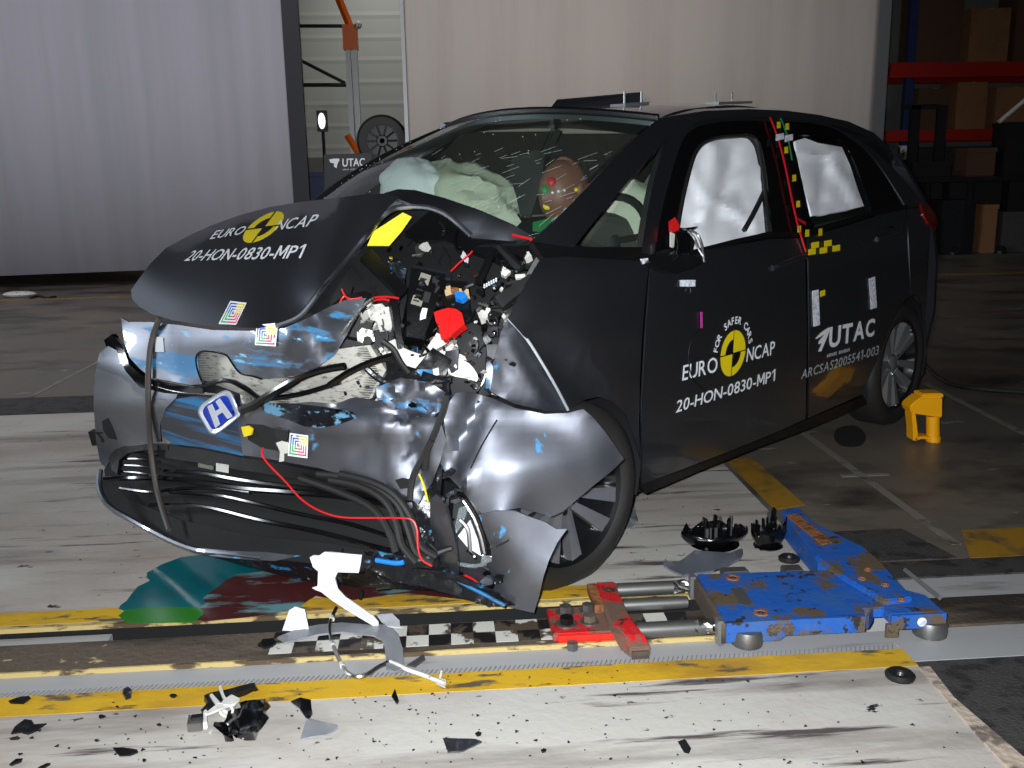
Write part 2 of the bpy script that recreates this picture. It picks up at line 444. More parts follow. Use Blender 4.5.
def mapped(name, v, f, fn, surf, m, parent, d=.002):
    b = B(); b.add([surf(*fn(x, y), d) for x, y in v], f)
    me = bpy.data.meshes.new(name); me.from_pydata(b.v, [], b.f); me.update()
    eye = Vector(CO if parent is None else _oc)
    tot = sum((p.normal * p.area for p in me.polygons), Vector())
    if tot.dot(eye - Vector(b.v[0])) < 0: me.flip_normals()
    me.materials.append(m); return link(name, me, parent)
def compose(s, bold):
    V = []; Fc = []; x = 0
    for ch in s:
        if ch == '1': v = np.array([(.16, 0), (.28, 0), (.28, .73), (.16, .73), (0, .60), (0, .50), (.16, .61)]); f = [(0, 1, 2, 3), (3, 4, 5, 6)]
        elif ch == 'M': v = np.array([(0, 0), (.105, 0), (.105, .73), (0, .73), (.515, 0), (.62, 0), (.62, .73), (.515, .73), (.01, .73), (.135, .73), (.36, .16), (.26, .16), (.485, .73), (.61, .73)]); f = [(0, 1, 2, 3), (4, 5, 6, 7), (8, 11, 10, 9), (12, 11, 10, 13)]
        else: v, f = text_mesh(ch, bold); v = v.copy()
        v[:, 0] += x - v[:, 0].min(); n = len(V); V += [tuple(p) for p in v]; Fc += [tuple(i + n for i in q) for q in f]
        x = v[:, 0].max() + .085
    return np.array(V), Fc
def diced(v, f, nx, ny):
    bm = bmesh.new(); vs = [bm.verts.new((x, y, 0)) for x, y in v]
    for q in f:
        try: bm.faces.new([vs[i] for i in q])
        except ValueError: pass
    for n, ax in ((nx, 0), (ny, 1)):
        for i in range(1, n):
            co = [0, 0, 0]; no = [0, 0, 0]; co[ax] = i / n + .0013; no[ax] = 1
            bmesh.ops.bisect_plane(bm, geom=bm.verts[:] + bm.edges[:] + bm.faces[:], plane_co=co, plane_no=no, dist=1e-5)
    bm.verts.index_update(); v = np.array([p.co[:2] for p in bm.verts]); f = [tuple(p.index for p in q.verts) for q in bm.faces]; bm.free()
    return v, f
def text(name, s, quad, surf, m, parent, d=.002, bold=.008):
    v, f = compose(s, bold); lo, hi = v.min(0), v.max(0); v = (v - lo) / (hi - lo)
    v, f = diced(v, f, max(4, len(s) * 2), 4)
    return mapped(name, v, f, homog(quad), surf, m, parent, d)
def quadmesh(rects):
    v = []; f = []
    for (x0, y0, x1, y1) in rects:
        n = len(v); v += [(x0, y0), (x1, y0), (x1, y1), (x0, y1)]; f.append((n, n + 1, n + 2, n + 3))
    return v, f
def target(quad, surf, parent, d=.003):
    """white sticker printed with nested coloured angles"""
    fn = homog(quad)
    v, f = quadmesh([(i / 4, j / 4, (i + 1) / 4, (j + 1) / 4) for i in range(4) for j in range(4)])
    o = lab(mapped('target_sticker', v, f, fn, surf, M['white_print'], parent, d), 'white square sticker printed with nested coloured angles')
    par = o
    for mm, k in (('tgt_blue', 0), ('yellow_print', 1), ('tgt_red', 2), ('tgt_green', 3)):
        rc = []
        for r_ in (.43, .31, .19, .07):
            l, h, w = .5 - r_, .5 + r_, .06
            rc += [[(l, .5, l + w, h), (l, h - w, .5, h)], [(.5, h - w, h, h), (h - w, .5, h, h)], [(h - w, l, h, .5), (.5, l, h, l + w)], [(l, l, l + w, .5), (l, l, .5, l + w)]][k]
        v, f = quadmesh(rc); mapped('target_print', v, f, fn, surf, M[mm], par, d + .0015)
    return o

# ================================================================== the hall
def slab(name, x0, x1, y0, y1, z, m, t=.2): return struct(name, B().bx(x0, x1, y0, y1, z - t, z), M[m])
WX = 1.2                                            # right border of the white test area
slab('floor', -14, WX, -5, 2.305, 0, 'white_floor')
slab('floor', -14, WX, 2.71, 5.33, 0, 'white_floor')
slab('floor', -14, 14, 5.33, 18, 0, 'dark_floor')
slab('floor', WX, 14, 2.86, 5.33, 0, 'dark_floor')
slab('floor', WX, 14, -5, 2.24, -.004, 'asphalt')
slab('floor', WX, 14, 2.24, 2.345, -.002, 'ledge')
slab('floor', -14, 14, 2.30, 2.90, -.26, 'pit', .05)
# rail trench running across the picture
struct('trim_1', B().bx(-14, 14, 2.33, 2.425, -.26, -.010), M['ledge'])
tr = struct('trim_2', B().bx(-14, WX, 2.3051, 2.332, -.2, -.004), M['ledge'])
b = B()
for i in range(210):                                # slanted serrations of the tread edge
    x = -1.5 + i * .0128
    b.prism([(x, 2.306, -.0035), (x + .0025, 2.306, -.0035), (x + .0125, 2.331, -.0035), (x + .010, 2.331, -.0035)], (0, 0, .003))
struct('tread_serration', b, M['serration'], parent=tr)['kind'] = 'stuff'
struct('trim_3', B().bx(WX, 14, 2.60, 2.74, -.26, -.006), M['ledge'])
struct('trim_4', B().bx(-14, WX, 2.692, 2.7101, -.014, .0), M['rail_edge'])
struct('trim_8', B().bx(-14, WX, 2.700, 2.7101, -.26, -.0141), M['pit'])
struct('trim_5', B().bx(-14, -.99, 2.58, 2.6901, -.26, -.03), M['ledge'])
struct('trim_6', B().bx(WX, 14, 2.74, 2.862, -.26, .0), M['asphalt'])
def paint_strip(name, pts, m, z=.0012):
    return struct(name, B().prism([(p[0], p[1], 0.0002) for p in pts], (0, 0, z)), M[m])
def rect(x0, x1, y0, y1): return [(x0, y0), (x1, y0), (x1, y1), (x0, y1)]
paint_strip('yellow_stripe', rect(-14, WX, 2.212, 2.303), 'yellow_paint')
paint_strip('yellow_stripe', rect(-14, .72, 2.712, 2.80), 'yellow_paint')
paint_strip('yellow_patch', [G(725, 460), G(775, 510), G(805, 505), G(752, 458)], 'old_yellow')
paint_strip('yellow_patch', [(1.70, 2.863), (4.2, 2.863), (4.2, 3.10), (1.80, 3.10)], 'old_yellow')
paint_strip('yellow_patch', rect(-7, -2.34, 5.34, 5.46), 'old_yellow')
paint_strip('yellow_line', rect(-9, 7, 10.42, 10.52), 'old_yellow')
paint_strip('white_line', rect(1.70, 1.735, 2.98, 6.2), 'line_paint')
paint_strip('white_line', rect(1.63, 1.83, 3.725, 3.755), 'line_paint', .0018)
paint_strip('white_line', rect(1.60, 1.635, 2.87, 3.02), 'line_paint')
paint_strip('white_line', [(2.70, 4.0), (2.735, 4.0), (2.81, 5.3), (2.775, 5.3)], 'line_paint')
paint_strip('white_line', [(-2.46, 5.5), (-2.43, 5.5), (-2.36, 7.2), (-2.39, 7.2)], 'line_paint')
paint_strip('floor_plate', [(1.32, 2.87), (1.66, 2.87), (1.60, 3.14), (1.30, 3.14)], 'asphalt', .002)
paint_strip('floor_plate', rect(-3.1, -1.4, 5.34, 5.75), 'asphalt', .002)
M['kerb'] = mat('crumbled pale kerb', C(176, 160, 144), .8, bump=.6, bscale=40)
wear(M['kerb'], C(110, 98, 90), 12, .5, .58)
paint_strip('kerb_crumble', [(1.17, 1.2), (1.22, 1.2), (1.235, 1.8), (1.21, 2.05), (1.225, 2.2), (1.195, 2.2), (1.18, 1.9)], 'kerb', .004)
# shell of the hall
struct('wall_back', B().grid([[(x, 16 + (.004 if (k % 6) < 5 else 0), k * .055) for x in (-14, 14)] for k in range(140)]), M['wall_panel'])
struct('wall_left', B().bx(-14.2, -14, -5, 16.2, 0, 7.6), M['wall_dark'])
struct('wall_right', B().bx(14, 14.2, -5, 16.2, 0, 7.6), M['wall_dark'])
struct('wall_front', B().bx(-14, 14, -5.2, -5, 0, 7.6), M['wall_dark'])
struct('ceiling', B().bx(-14, 14, -5, 16.2, 7.6, 7.8), M['ceiling'])
struct('baseboard_back', B().bx(-14, 14, 15.82, 15.98, 0, 1.45), M['wall_dark'])

# ------------------------------------------------------------------ screens
def screen(label, x0, x1, z0, m, wave, slope=0.):
    t = root('backdrop_screen', (0, 11.5, 0), label, 'screen')
    rows = []
    for j in range(3):
        z = [z0, 2.6, 5.4][j]
        rows.append([(x0 + (x1 - x0) * i / 120, wave * math.sin(i * .9) + wave * .6 * math.sin(i * .37 + 1), z + (slope * i / 120 if j == 0 else 0)) for i in range(121)])
    o = mk('screen_cloth', B().grid(rows), M[m], t, True, fix=False)
    s = o.modifiers.new('thickness', 'SOLIDIFY'); s.thickness = .006
    return t
ls = screen('left pale lilac grey backdrop screen hanging behind the hood', -6.6, -1.62, .13, 'curtain_cool', .0025, .07)
mk('edge_post', B().bx(-1.64, -1.46, -.05, .06, 0, 5.4), M['steel_dark'], ls)
mk('end_post', B().bx(-6.66, -6.6, -.05, .06, 0, 5.4), M['steel_dark'], ls)
mk('top_rail', B().bx(-6.66, -1.46, .02, .07, 5.38, 5.46), M['steel_dark'], ls)
rs = screen('right pale warm grey backdrop screen behind the car roof', -.31, 5.13, .2, 'curtain_warm', .0008)
mk('edge_post', B().bx(-.345, -.305, -.02, .05, 0, 5.4), M['galv'], rs)
mk('end_post', B().bx(5.13, 5.27, -.03, .06, 0, 5.4), M['galv'], rs)
mk('top_rail', B().bx(-.345, 5.27, .02, .07, 5.38, 5.46), M['galv'], rs)

# ------------------------------------------------------------------ gap between the screens
YG = 13.6
p = AY(353, 80, YG)
t = root('jib_post', (p[0], YG, 0), 'grey steel post with an orange collar and jib between the screens', 'post')
zz = lambda v, u=353, Y=YG: AY(u, v, Y)[2]
mk('column', B().bx(-.075, -.01, -.06, .06, 0, zz(48)).bx(.01, .075, -.06, .06, 0, zz(48)), M['galv'], t)
mk('foot_plate', B().bx(-.2, .2, -.2, .2, 0, .02), M['steel_dark'], t)
lab(mk('collar', B().bx(-.1, .09, -.08, .08, zz(50), zz(25)), M['orange'], t), 'orange collar')
q = AY(336, -8, YG)
mk('jib', B().tube([(0, 0, zz(27)), (q[0] - p[0], 0, q[2])], .05, 4), M['orange'], t)
mk('knob', B().ball((.11, -.08, zz(26)), .05), M['dirty_white'], t)
t = root('brace_frame', (AY(300, 60, 12.2)[0], 12.2, 0), 'thin steel brace with two bars and a diagonal behind the left screen edge', 'frame')
A = lambda u, v: AY(u, v, 12.2) - np.array([AY(300, 60, 12.2)[0], 12.2, 0])
mk('bar', B().tube([A(292, 26), A(342, 26)], .022, 6), M['steel_dark'], t)
mk('bar', B().tube([A(294, 85), A(346, 85)], .025, 6), M['steel_dark'], t)
mk('diagonal', B().tube([A(292, 56), A(345, 83)], .022, 6), M['steel_dark'], t)
mk('upright', B().tube([A(294, -20), A(294, 85), (A(294, 85)[0], 0, 0)], .03, 6), M['steel_dark'], t)
# spare wheel on a stand
p = AY(382.5, 141, 11.9)
t = root('spare_wheel', (p[0], 11.9, p[2] - .3), 'black spare car wheel on a stand between the screens', 'wheel')
h = root('wheel_stand', (p[0], 12.0, 0), 'dark stand carrying the spare wheel between the screens', 'stand')
e = B().lathe([(-.09, .18), (-.09, .27), (-.06, .30), (.06, .30), (.09, .27), (.09, .18)], 40, (0, 0, .3))
mk('tyre', e, M['dark_rubber'], t, True)
rim = mk('rim', B().lathe([(-.05, .185), (-.05, .07), (-.07, .06), (-.07, .001)], 28, (0, 0, .3)).lathe([(-.085, .195), (-.05, .18), (.08, .18)], 40, (0, 0, .3)), M['rim_black'], t, True)
for k in range(10):
    w_ = 2 * math.pi * k / 10
    mk('spoke', B().tube([(.07 * math.cos(w_), -.06, .3 + .07 * math.sin(w_)), (.175 * math.cos(w_), -.07, .3 + .175 * math.sin(w_))], .012, 5), M['steel_dark'], rim)
mk('post', B().bx(-.05, .05, 0, .08, 0, p[2] - .1), M['steel_dark'], h)
mk('peg', B().cyl((0, 0, p[2]), (0, -.17, p[2]), .03, 10), M['steel_dark'], h)
mk('cross_foot', B().bx(-.3, .3, -.02, .1, 0, .05).bx(-.05, .05, -.3, .35, 0, .05), M['steel_dark'], h)
mk('tray', B().bx(-.28, .22, -.25, .2, p[2] - .42, p[2] - .31), M['steel_dark'], h)
# board with white lettering
def WS(Y): return lambda u, v, d=0.: AY(u, v, Y - d)
p = AY(348, 154, 11.2)
t = root('lettered_board', (p[0], 11.2, 0), 'black board with white lettering beside the spare wheel', 'sign')
off = np.array([p[0], 11.2, 0])
class Loc:                                          # picks on a plane, local to a thing
    def __init__(s, Y, off): s.Y, s.off = Y, off
    def __call__(s, u, v, d=0.): return AY(u, v, s.Y - d) - s.off
L = Loc(11.2, off)
o = mk('board', B().prism([L(324, 154.5), L(371.5, 153), L(372, 215), L(325, 215)], (0, .03, 0)), M['black_panel'], t)
mk('stand_leg', B().bx(-.2, -.16, .03, .06, 0, 1.35), M['steel_dark'], t); mk('stand_leg', B().bx(.16, .2, .03, .06, 0, 1.35), M['steel_dark'], t)
mk('stand_foot', B().bx(-.24, .24, -.2, .25, 0, .03), M['steel_dark'], t)
def wmap(name, v, f, fn, L, m, parent, d=.004):
    b_ = B(); b_.add([L(*fn(x, y), d) for x, y in v], f)
    me = bpy.data.meshes.new(name); me.from_pydata(b_.v, [], b_.f); me.update(); me.materials.append(m); return link(name, me, parent)
v_, f_ = text_mesh('UTAC', .02); lo, hi = v_.min(0), v_.max(0); v_ = (v_ - lo) / (hi - lo)
wmap('lettering', v_, f_, homog([(342.4, 166.8), (364.8, 166), (364.8, 158), (342.4, 158.6)]), L, M['white_print'], t)
bird = [(0, .9), (.35, .98), (.95, 1), (1, .85), (.8, .5), (.72, .1), (.45, .3), (.5, .55), (.15, .62)]
wmap('bird_logo', bird, [tuple(range(9))], homog([(329, 169.5), (339.5, 169.5), (339.5, 158.5), (329, 158.5)]), L, M['white_print'], t)
v_, f_ = quadmesh([(i * .07, 0, i * .07 + .05, 1 if i % 3 else .8) for i in range(14) if i != 5])
wmap('small_lettering', v_, f_, homog([(342.6, 170.3), (361, 169.8), (361, 168.4), (342.6, 168.9)]), L, M['grey_print'], t)
# other bits seen in the gap
p = AY(322, 121, 13)
t = root('flash_glint', (p[0], 13, 0), 'glowing spot standing in for a flash reflection between the screens', 'glint')  # glow stands in for a flash reflection; mount and pole added
lm = mat('glowing flash glint', (1, 1, 1, 1), .4); lb = lm.node_tree.nodes['Principled BSDF']
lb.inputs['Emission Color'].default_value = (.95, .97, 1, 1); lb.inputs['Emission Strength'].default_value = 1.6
mk('lens', B().ball((0, -.03, p[2]), (.045, .02, .10), 12, 8), lm, t, True)  # glowing ball standing in for the flash reflection
mk('glint_mount', B().box((0, .03, p[2]), (.13, .08, .26)), M['steel_dark'], t)
mk('pole', B().cyl((0, .04, 0), (0, .04, p[2] - .12), .02, 8), M['steel_dark'], t)
mk('foot', B().cyl((0, .04, 0), (0, .04, .02), .2, 16), M['steel_dark'], t)
p = AY(316, 172, 12.4)
t = root('blue_bin', (p[0], 12.4, 0), 'dark blue bin behind the left screen edge beside the lettered board', 'bin')
mk('body', B().prism([(-.17, -.15, .03), (.17, -.15, .03), (.17, .2, .03), (-.17, .2, .03)], (0, 0, p[2] - .03)), M['rack_blue'], t, bevel=.015)
mk('rim', B().bx(-.19, .19, -.17, .22, p[2] - .05, p[2]), M['rack_blue'], t)
mk('castor', B().cyl((-.1, -.12, .03), (-.06, -.12, .03), .03, 10), M['dark_rubber'], t); mk('castor', B().cyl((.06, -.12, .03), (.1, -.12, .03), .03, 10), M['dark_rubber'], t)
p = AY(353, 143, 12.6)
t = root('orange_strut', (p[0], 12.6, 0), 'slanted orange strut left of the spare wheel', 'strut')
A2 = lambda u, v: AY(u, v, 12.6) - np.array([p[0], 12.6, 0])
mk('strut', B().tube([A2(347, 135), A2(358, 153)], .04, 4), M['orange'], t)
mk('support', B().tube([A2(358, 153), (A2(358, 153)[0], 0, 0)], .03, 6), M['steel_dark'], t)
t = B().ball((0, 0, .03), (.18, .08, .035), 14, 6)
p = G(20, 297)
tag(mk('crumpled_rag', t, M['dirty_white'], loc=(p[0], p[1], 0), smooth=True), 'crumpled pale rag on the far yellow line at left', 'rag')
strandpts = [G(30, 298, .01), G(38, 296, .01), G(46, 297.5, .01), G(56, 296.5, .01)]
tag(mk('dark_hose', B().tube(catmull(strandpts, 4), .012, 6), M['dark_rubber'], smooth=True), 'short dark hose beside the pale rag far left', 'hose')

# ------------------------------------------------------------------ racking at right
YR = 13.6
bx0 = AY(908, 100, YR)[0]
t = root('pallet_rack', (bx0, YR, 0), 'pallet rack with red beams and blue upright in the dark right corner', 'rack')
ro = np.array([bx0, YR, 0])
Q = lambda u, v, Y=YR: AY(u, v, Y) - ro
for x, y in ((0, 0), (0, 1.0), (2.9, 0), (2.9, 1.0)):
    mk('upright', B().bx(x - .05, x + .07, y, y + .08, 0, 4.6), M['rack_blue'], t)
for za, zb in ((Q(980, 77)[2], Q(980, 62)[2]), (Q(980, 140)[2], Q(980, 129)[2])):
    mk('beam', B().bx(-.3, 2.95, -.05, 0, za, zb), M['rack_red'], t)
    mk('beam', B().bx(-.3, 2.95, 1.08, 1.13, za, zb), M['rack_red'], t)
    mk('shelf_deck', B().bx(-.3, 2.95, 0, 1.08, zb - .06, zb - .03), M['steel_dark'], t)
p = AY(906, 153, YR - .12)
mk('white_card', B().bx(-.13, .14, -.01, .01, -.09, .1), M['dirty_white'], t, loc=(p[0] - bx0, -.055, p[2]))
def carton(label, u0, u1, v0, v1, Y, zfloor, m='carton', dep=.5):
    a, b_ = AY(u0, v1, Y), AY(u1, v0, Y)
    o = root('cardboard_box', ((a[0] + b_[0]) / 2, Y, zfloor), label, 'box', group='cartons on the racking')
    w, h = (b_[0] - a[0]) / 2, b_[2] - zfloor
    bo = mk('box_body', B().bx(-w, w, 0, dep, 0, h), M[m], o, bevel=.008)
    mk('tape', B().bx(-w * .12, w * .12, -.003, dep * .9, h - .002, h + .002), M['tan_plastic'], bo)
    mk('flap', B().bx(-w, -.004, .0, dep, h, h + .005).bx(.004, w, 0, dep, h, h + .005), M[m], bo)
    return o
z1 = AY(980, 62, YR)[2] - .03; z2 = AY(980, 129, YR)[2] - .03
carton('brown cardboard box at the top of the racking, above the red beam', 968, 1012, 8, 58, YR + .1, z1)
carton('large dark cardboard box at top left of the racking', 914, 965, -6, 60, YR + .15, z1, 'carton_dark')
carton('dark box cut by the right picture edge on the upper rack shelf', 1013, 1050, -10, 60, YR + .15, z1, 'carton_dark')
carton('brown cardboard box with a hand hole between the two red beams', 955, 989, 82, 124, YR + .1, z2)
carton('brown cardboard box at the right picture edge between the two red beams', 994, 1036, 87, 124, YR + .1, z2)
carton('dark cardboard box between the red beams, beside the blue upright', 916, 952, 88, 124, YR + .15, z2, 'carton_dark')
# long dark trolley in front of the racking
YT = 12.2
p = AY(965, 270, YT); tx = AY(965, 178, YT)[0]
t = root('tool_trolley', (tx, YT, 0), 'long dark trolley with castors in front of the racking', 'trolley')
to = np.array([tx, YT, 0]); T = lambda u, v: AY(u, v, YT) - to
x0, x1 = T(905, 178)[0], T(1040, 178)[0]; zt, zb = T(965, 177)[2], T(965, 258)[2]
mk('top_shelf', B().bx(x0, x1, 0, .7, zt - .06, zt), M['steel_dark'], t)
mk('bottom_shelf', B().bx(x0 + .3, x1, 0, .7, zb - .05, zb + .04), M['steel_dull'], t)
for x in (x0 + .32, x1 - .06, (x0 + x1) / 2):
    for y in (.02, .64): mk('upright', B().bx(x - .03, x + .03, y, y + .05, .14, zt - .06), M['steel_dark'], t)
for x in (x0 + .4, x0 + .75, x1 - .4):
    for y in (.08, .6):
        w = mk('castor', B().cyl((x, y, .07), (x + .05, y, .07), .07, 14), M['dark_rubber'], t)
        mk('castor_fork', B().bx(x - .015, x + .065, y - .03, y + .03, .07, zb - .05), M['galv'], w)
for x in (T(924, 120)[0], T(951, 120)[0]): mk('handle_bar', B().bx(x - .07, x + .05, .2, .26, zt, T(940, 104)[2]), M['steel_dark'], t)
mk('handle_rail', B().bx(T(922, 0)[0] - .05, T(953, 0)[0] + .03, .2, .26, T(940, 108)[2], T(940, 103)[2]), M['steel_dark'], t)
def small(name, label, cat, u0, u1, v0, v1, Y, m, zf=None, dep=.35):
    a, b_ = AY(u0, v1, Y), AY(u1, v0, Y); z = a[2] if zf is None else zf
    o = root(name, ((a[0] + b_[0]) / 2, Y, z), label, cat); w, h = (b_[0] - a[0]) / 2, b_[2] - z
    bo = mk('body', B().bx(-w, w, 0, dep, 0, h), M[m], o, bevel=.012)
    mk('lid', B().bx(-w * 1.02, w * 1.02, -.01, dep + .01, h - .05, h + .006), M[m], bo)
    return o
zsh = zb + .04
small('navy_cabinet', 'dark navy cabinet on the trolley shelf near the tail lamp', 'cabinet', 940, 977, 200, 246, YT + .1, 'black_panel', zsh)
small('brown_crate', 'brown crate on the trolley shelf right of the navy cabinet', 'crate', 981, 999, 205, 246, YT + .12, 'carton', zsh)
small('grey_case', 'dark grey case at the right end of the trolley shelf', 'case', 1003, 1036, 212, 246, YT + .12, 'wall_dark', zsh)
small('dark_bag', 'long dark case lying on the trolley top', 'case', 912, 952, 162, 177, YT + .1, 'trim_dark', zt)
small('brown_case', 'dark brown case on the trolley top under the red beam', 'case', 966, 997, 148, 177, YT + .15, 'carton_dark', zt)
small('black_machine', 'black machine housing on the trolley top at the right edge', 'machine', 1003, 1042, 122, 177, YT + .2, 'trim_dark', zt)
p = AY(1012, 112, YT + .25)
tag(mk('white_pole', B().tube([AY(999, 122, YT + .25) - p, AY(1030, 96, YT + .25) - p], .028, 8), M['dirty_white'], loc=p), 'slanted white pole leaning on the black machine', 'pole')

# ================================================================== rail, sled and things on the floor
def PLW(p0, p1, p2):
    p0, p1, p2 = [np.asarray(p, float) for p in (p0, p1, p2)]
    n = np.cross(p1 - p0, p2 - p0); n /= np.linalg.norm(n)
    if n @ (CO - p0) < 0: n = -n
    def s(u, v, d=0.):
        r_ = ray(u, v); return CO + r_ * (((p0 + n * d) - CO) @ n) / (r_ @ n)
    return s
def Z(ox, oy, sc): return lambda pts: [(ox + x / sc, oy + y / sc) + tuple(q) for x, y, *q in pts]
t = root('guide_rail', (-2, 2.5, 0), 'grimy steel guide rail with worn black and white checkers along the trench', 'rail')
mk('rail_beam', B().bx(-12, 2.755, -.072, .085, -.26, .002), M['rust_rail'], t)
lab(mk('rail_lip', B().bx(-12, 2.755, -.079, -.0721, -.03, .0035), M['rail_edge'], t), 'chipped cream paint on the front lip')
M['chk_w'] = mat('worn white checker', C(206, 204, 196), .5); wear(M['chk_w'], C(82, 70, 60), 11, .53, .57, seed=3)
M['chk_b'] = mat('worn black checker', C(26, 25, 26), .5); wear(M['chk_b'], C(84, 73, 62), 10, .51, .56, seed=6)
for i in range(19):
    for j in range(2):
        x = 1.50 + i * .062
        mk('checker_square', B().bx(x, x + .0615, -.045 + j * .063, .0175 + j * .063, .002, .0032), M['chk_w' if (i + j) % 2 == 0 else 'chk_b'], t)
# rest of the track beyond the sled
struct('trim_7', B().bx(1.4, 14, 2.43, 2.60, -.26, -.004), M['rust_rail'])

def hexbolt(parent, x, y, z, r=.017, h=.018, m='steel_dull', ring=True):
    b_ = B().cyl((x, y, z), (x, y, z + h), r, 6)
    o = mk('bolt', b_, M[m], parent)
    if ring: mk('washer', B().cyl((x, y, z), (x, y, z + .004), r * 1.5, 14), M['steel_dull'], o)
    return o
t = root('red_clamp', (.38, 2.5, 0), 'worn red steel clamp bracket bolted across the guide rail', 'clamp')
mk('base_plate', B().bx(-.105, .08, -.06, .10, .003, .026), M['red_worn'], t, bevel=.003)
lab(mk('front_lip', B().bx(-.09, .07, -.068, -.0602, .002, .022), M['red_fresh'], t), 'bright red front lip')
bar = B().prism([(.055, .20, .055), (.055, -.06, .055), (.08, -.13, .048), (.088, -.17, .03), (.088, -.17, .002), (.07, -.12, .0), (.055, -.06, .026), (.055, .20, .026)], (.055, 0, 0))
mk('cross_bar', bar, M['red_worn'], t, bevel=.003)
lab(mk('side_flange', B().bx(.028, .0545, .05, .20, .0265, .052), M['rust'], t, bevel=.002), 'rusty side flange')
lab(mk('bar_tip', B().bx(.092, .138, -.176, -.1705, .0, .022), M['rust_rail'], t), 'bare steel tip')
for x, y, m_, r_ in ((-.06, -.005, 'black_plastic', .020), (-.055, .065, 'steel_dull', .018), (.005, .0, 'rust_rail', .018), (.01, .07, 'steel_dull', .016)): hexbolt(t, x, y, .026, r_, .022, m_)
mk('lower_bolt', B().cyl((-.055, -.085, -.012), (-.055, -.085, .012), .016, 6), M['steel_dull'], t)
for lb_, x0, x1, y, r_ in (('rear', .50, .705, 2.70, .021), ('middle', .50, .69, 2.60, .019), ('front', .505, .70, 2.435, .022)):
    o = root('steel_tube', (x0, y, r_ + .004), f'{lb_} one of the three bare steel tubes from the red clamp to the blue sled', 'tube')
    mk('tube_body', B().lathe([(0, r_ * .7), (0, r_), (x1 - x0 - .03, r_), (x1 - x0, r_ * .92), (x1 - x0, r_ * .6)], 24, axis='z'), M['steel_dull'], o, True).rotation_euler = (0, R(90), 0)
    if lb_ != 'middle':
        rng = random.Random(len(lb_)); b_ = B(); rows = []
        for i in range(7):
            rows.append([(x1 - x0 - .035 + i * .012, (r_ * (1.05 + rng.uniform(-.25, .3))) * math.cos(w_), (r_ * (1.0 + rng.uniform(-.35, .2))) * math.sin(w_)) for w_ in [k * math.pi / 7 for k in range(-3, 9)]])
        mk('torn_end', b_.grid(rows), M['steel'], o)
# ---- blue sled
t = root('blue_sled', (.92, 2.53, 0), 'low blue steel sled with an arm and rollers at the end of the rail', 'sled')
so = np.array([.92, 2.53, 0])
ZT = .072
def gp(u, v, z=ZT): return G(u, v, z) - so
dk = [(-.185, -.158), (.20, -.165), (.215, -.125), (.27, -.125), (.27, -.165), (.425, -.168), (.425, -.06), (.22, .14), (-.18, .155)]
mk('deck', B().prism([(x, y, ZT - .03) for x, y in dk], (0, 0, .03)), M['blue_deck'], t, bevel=.003)
mk('side_plate', B().prism([(-.184, -.168, ZT), (.20, -.172, ZT), (.20, -.172, .026), (-.02, -.17, .026), (-.035, -.17, .012), (-.085, -.169, .012), (-.10, -.169, .022), (-.184, -.168, .012)], (0, .012, 0)), M['blue_deck'], t)
mk('side_plate', B().prism([(.27, -.178, ZT), (.425, -.178, ZT), (.425, -.178, .035), (.30, -.178, .03), (.27, -.178, .05)], (0, .01, 0)), M['blue_deck'], t)
mk('step_web', B().prism([(.20, -.172, ZT), (.232, -.13, ZT), (.232, -.13, .03), (.205, -.165, .03)], (.012, .006, 0)), M['blue_deck'], t)
mk('hanging_tab', B().bx(.265, .30, -.165, -.155, -.0, .04), M['blue_deck'], t)
mk('end_plate', B().bx(-.197, -.185, -.168, .155, .012, ZT - .002), M['rust_rail'], t)
for y in (-.155, .135): mk('end_lug', B().bx(-.206, -.19, y - .012, y + .02, .004, ZT + .004), M['galv'], t, bevel=.002)
arm = [gp(781, 515), gp(798, 512), gp(814, 527), gp(845, 543), gp(862, 551), gp(880, 566), gp(912, 603), gp(884, 606), gp(842, 581), gp(815, 561)]
arm = [(p[0], p[1], ZT) for p in arm]
mk('arm', B().prism(arm, (0, 0, .018)), M['blue_deck'], t, bevel=.004)
pl = [gp(781, 515, .05), gp(815, 561, .05), gp(848, 586, .05), gp(884, 607, .05)]
mk('arm_skirt', B().prism([gp(782, 516), gp(797, 513.5), gp(860, 553), gp(818, 560)], (0, 0, -.066)), M['blue_deck'], t)
M['rust'].name = 'orange rust'
lab(mk('rust_strip', B().prism([gp(786, 516, ZT + .018), gp(797, 514, ZT + .018), gp(832, 543, ZT + .018), gp(822, 545, ZT + .018)], (0, 0, .004)), M['rust'], t), 'rusty grip strip')
def disc(nm, u, v, r, z, m, h=.003):
    p = gp(u, v, z); return mk(nm, B().lathe([(0, r * .45), (h, r * .6), (h, r), (0, r * 1.05)], 18, (p[0], p[1], z), axis='z'), M[m], t)
for (u, v) in ((733, 578), (761, 613)): disc('bolt_hole', u, v, .020, ZT, 'rust'); 
for (u, v) in ((733, 578), (761, 613)): disc('hole_bottom', u, v, .010, ZT, 'pit', .001)
for (u, v) in ((868, 570), (862, 579), (885, 585), (901, 600)): disc('bolt_hole', u, v, .011, ZT + .018, 'rust')
M['bare'] = mat('bare steel patch', C(112, 112, 112), .4, .6)
lab(mk('bare_patch', B().prism([gp(730, 588, ZT), gp(742, 588, ZT), gp(752, 602, ZT), (gp(748, 606, ZT)), gp(740, 604, ZT)], (0, 0, .0008)), M['bare'], t), 'scraped bare metal patch')
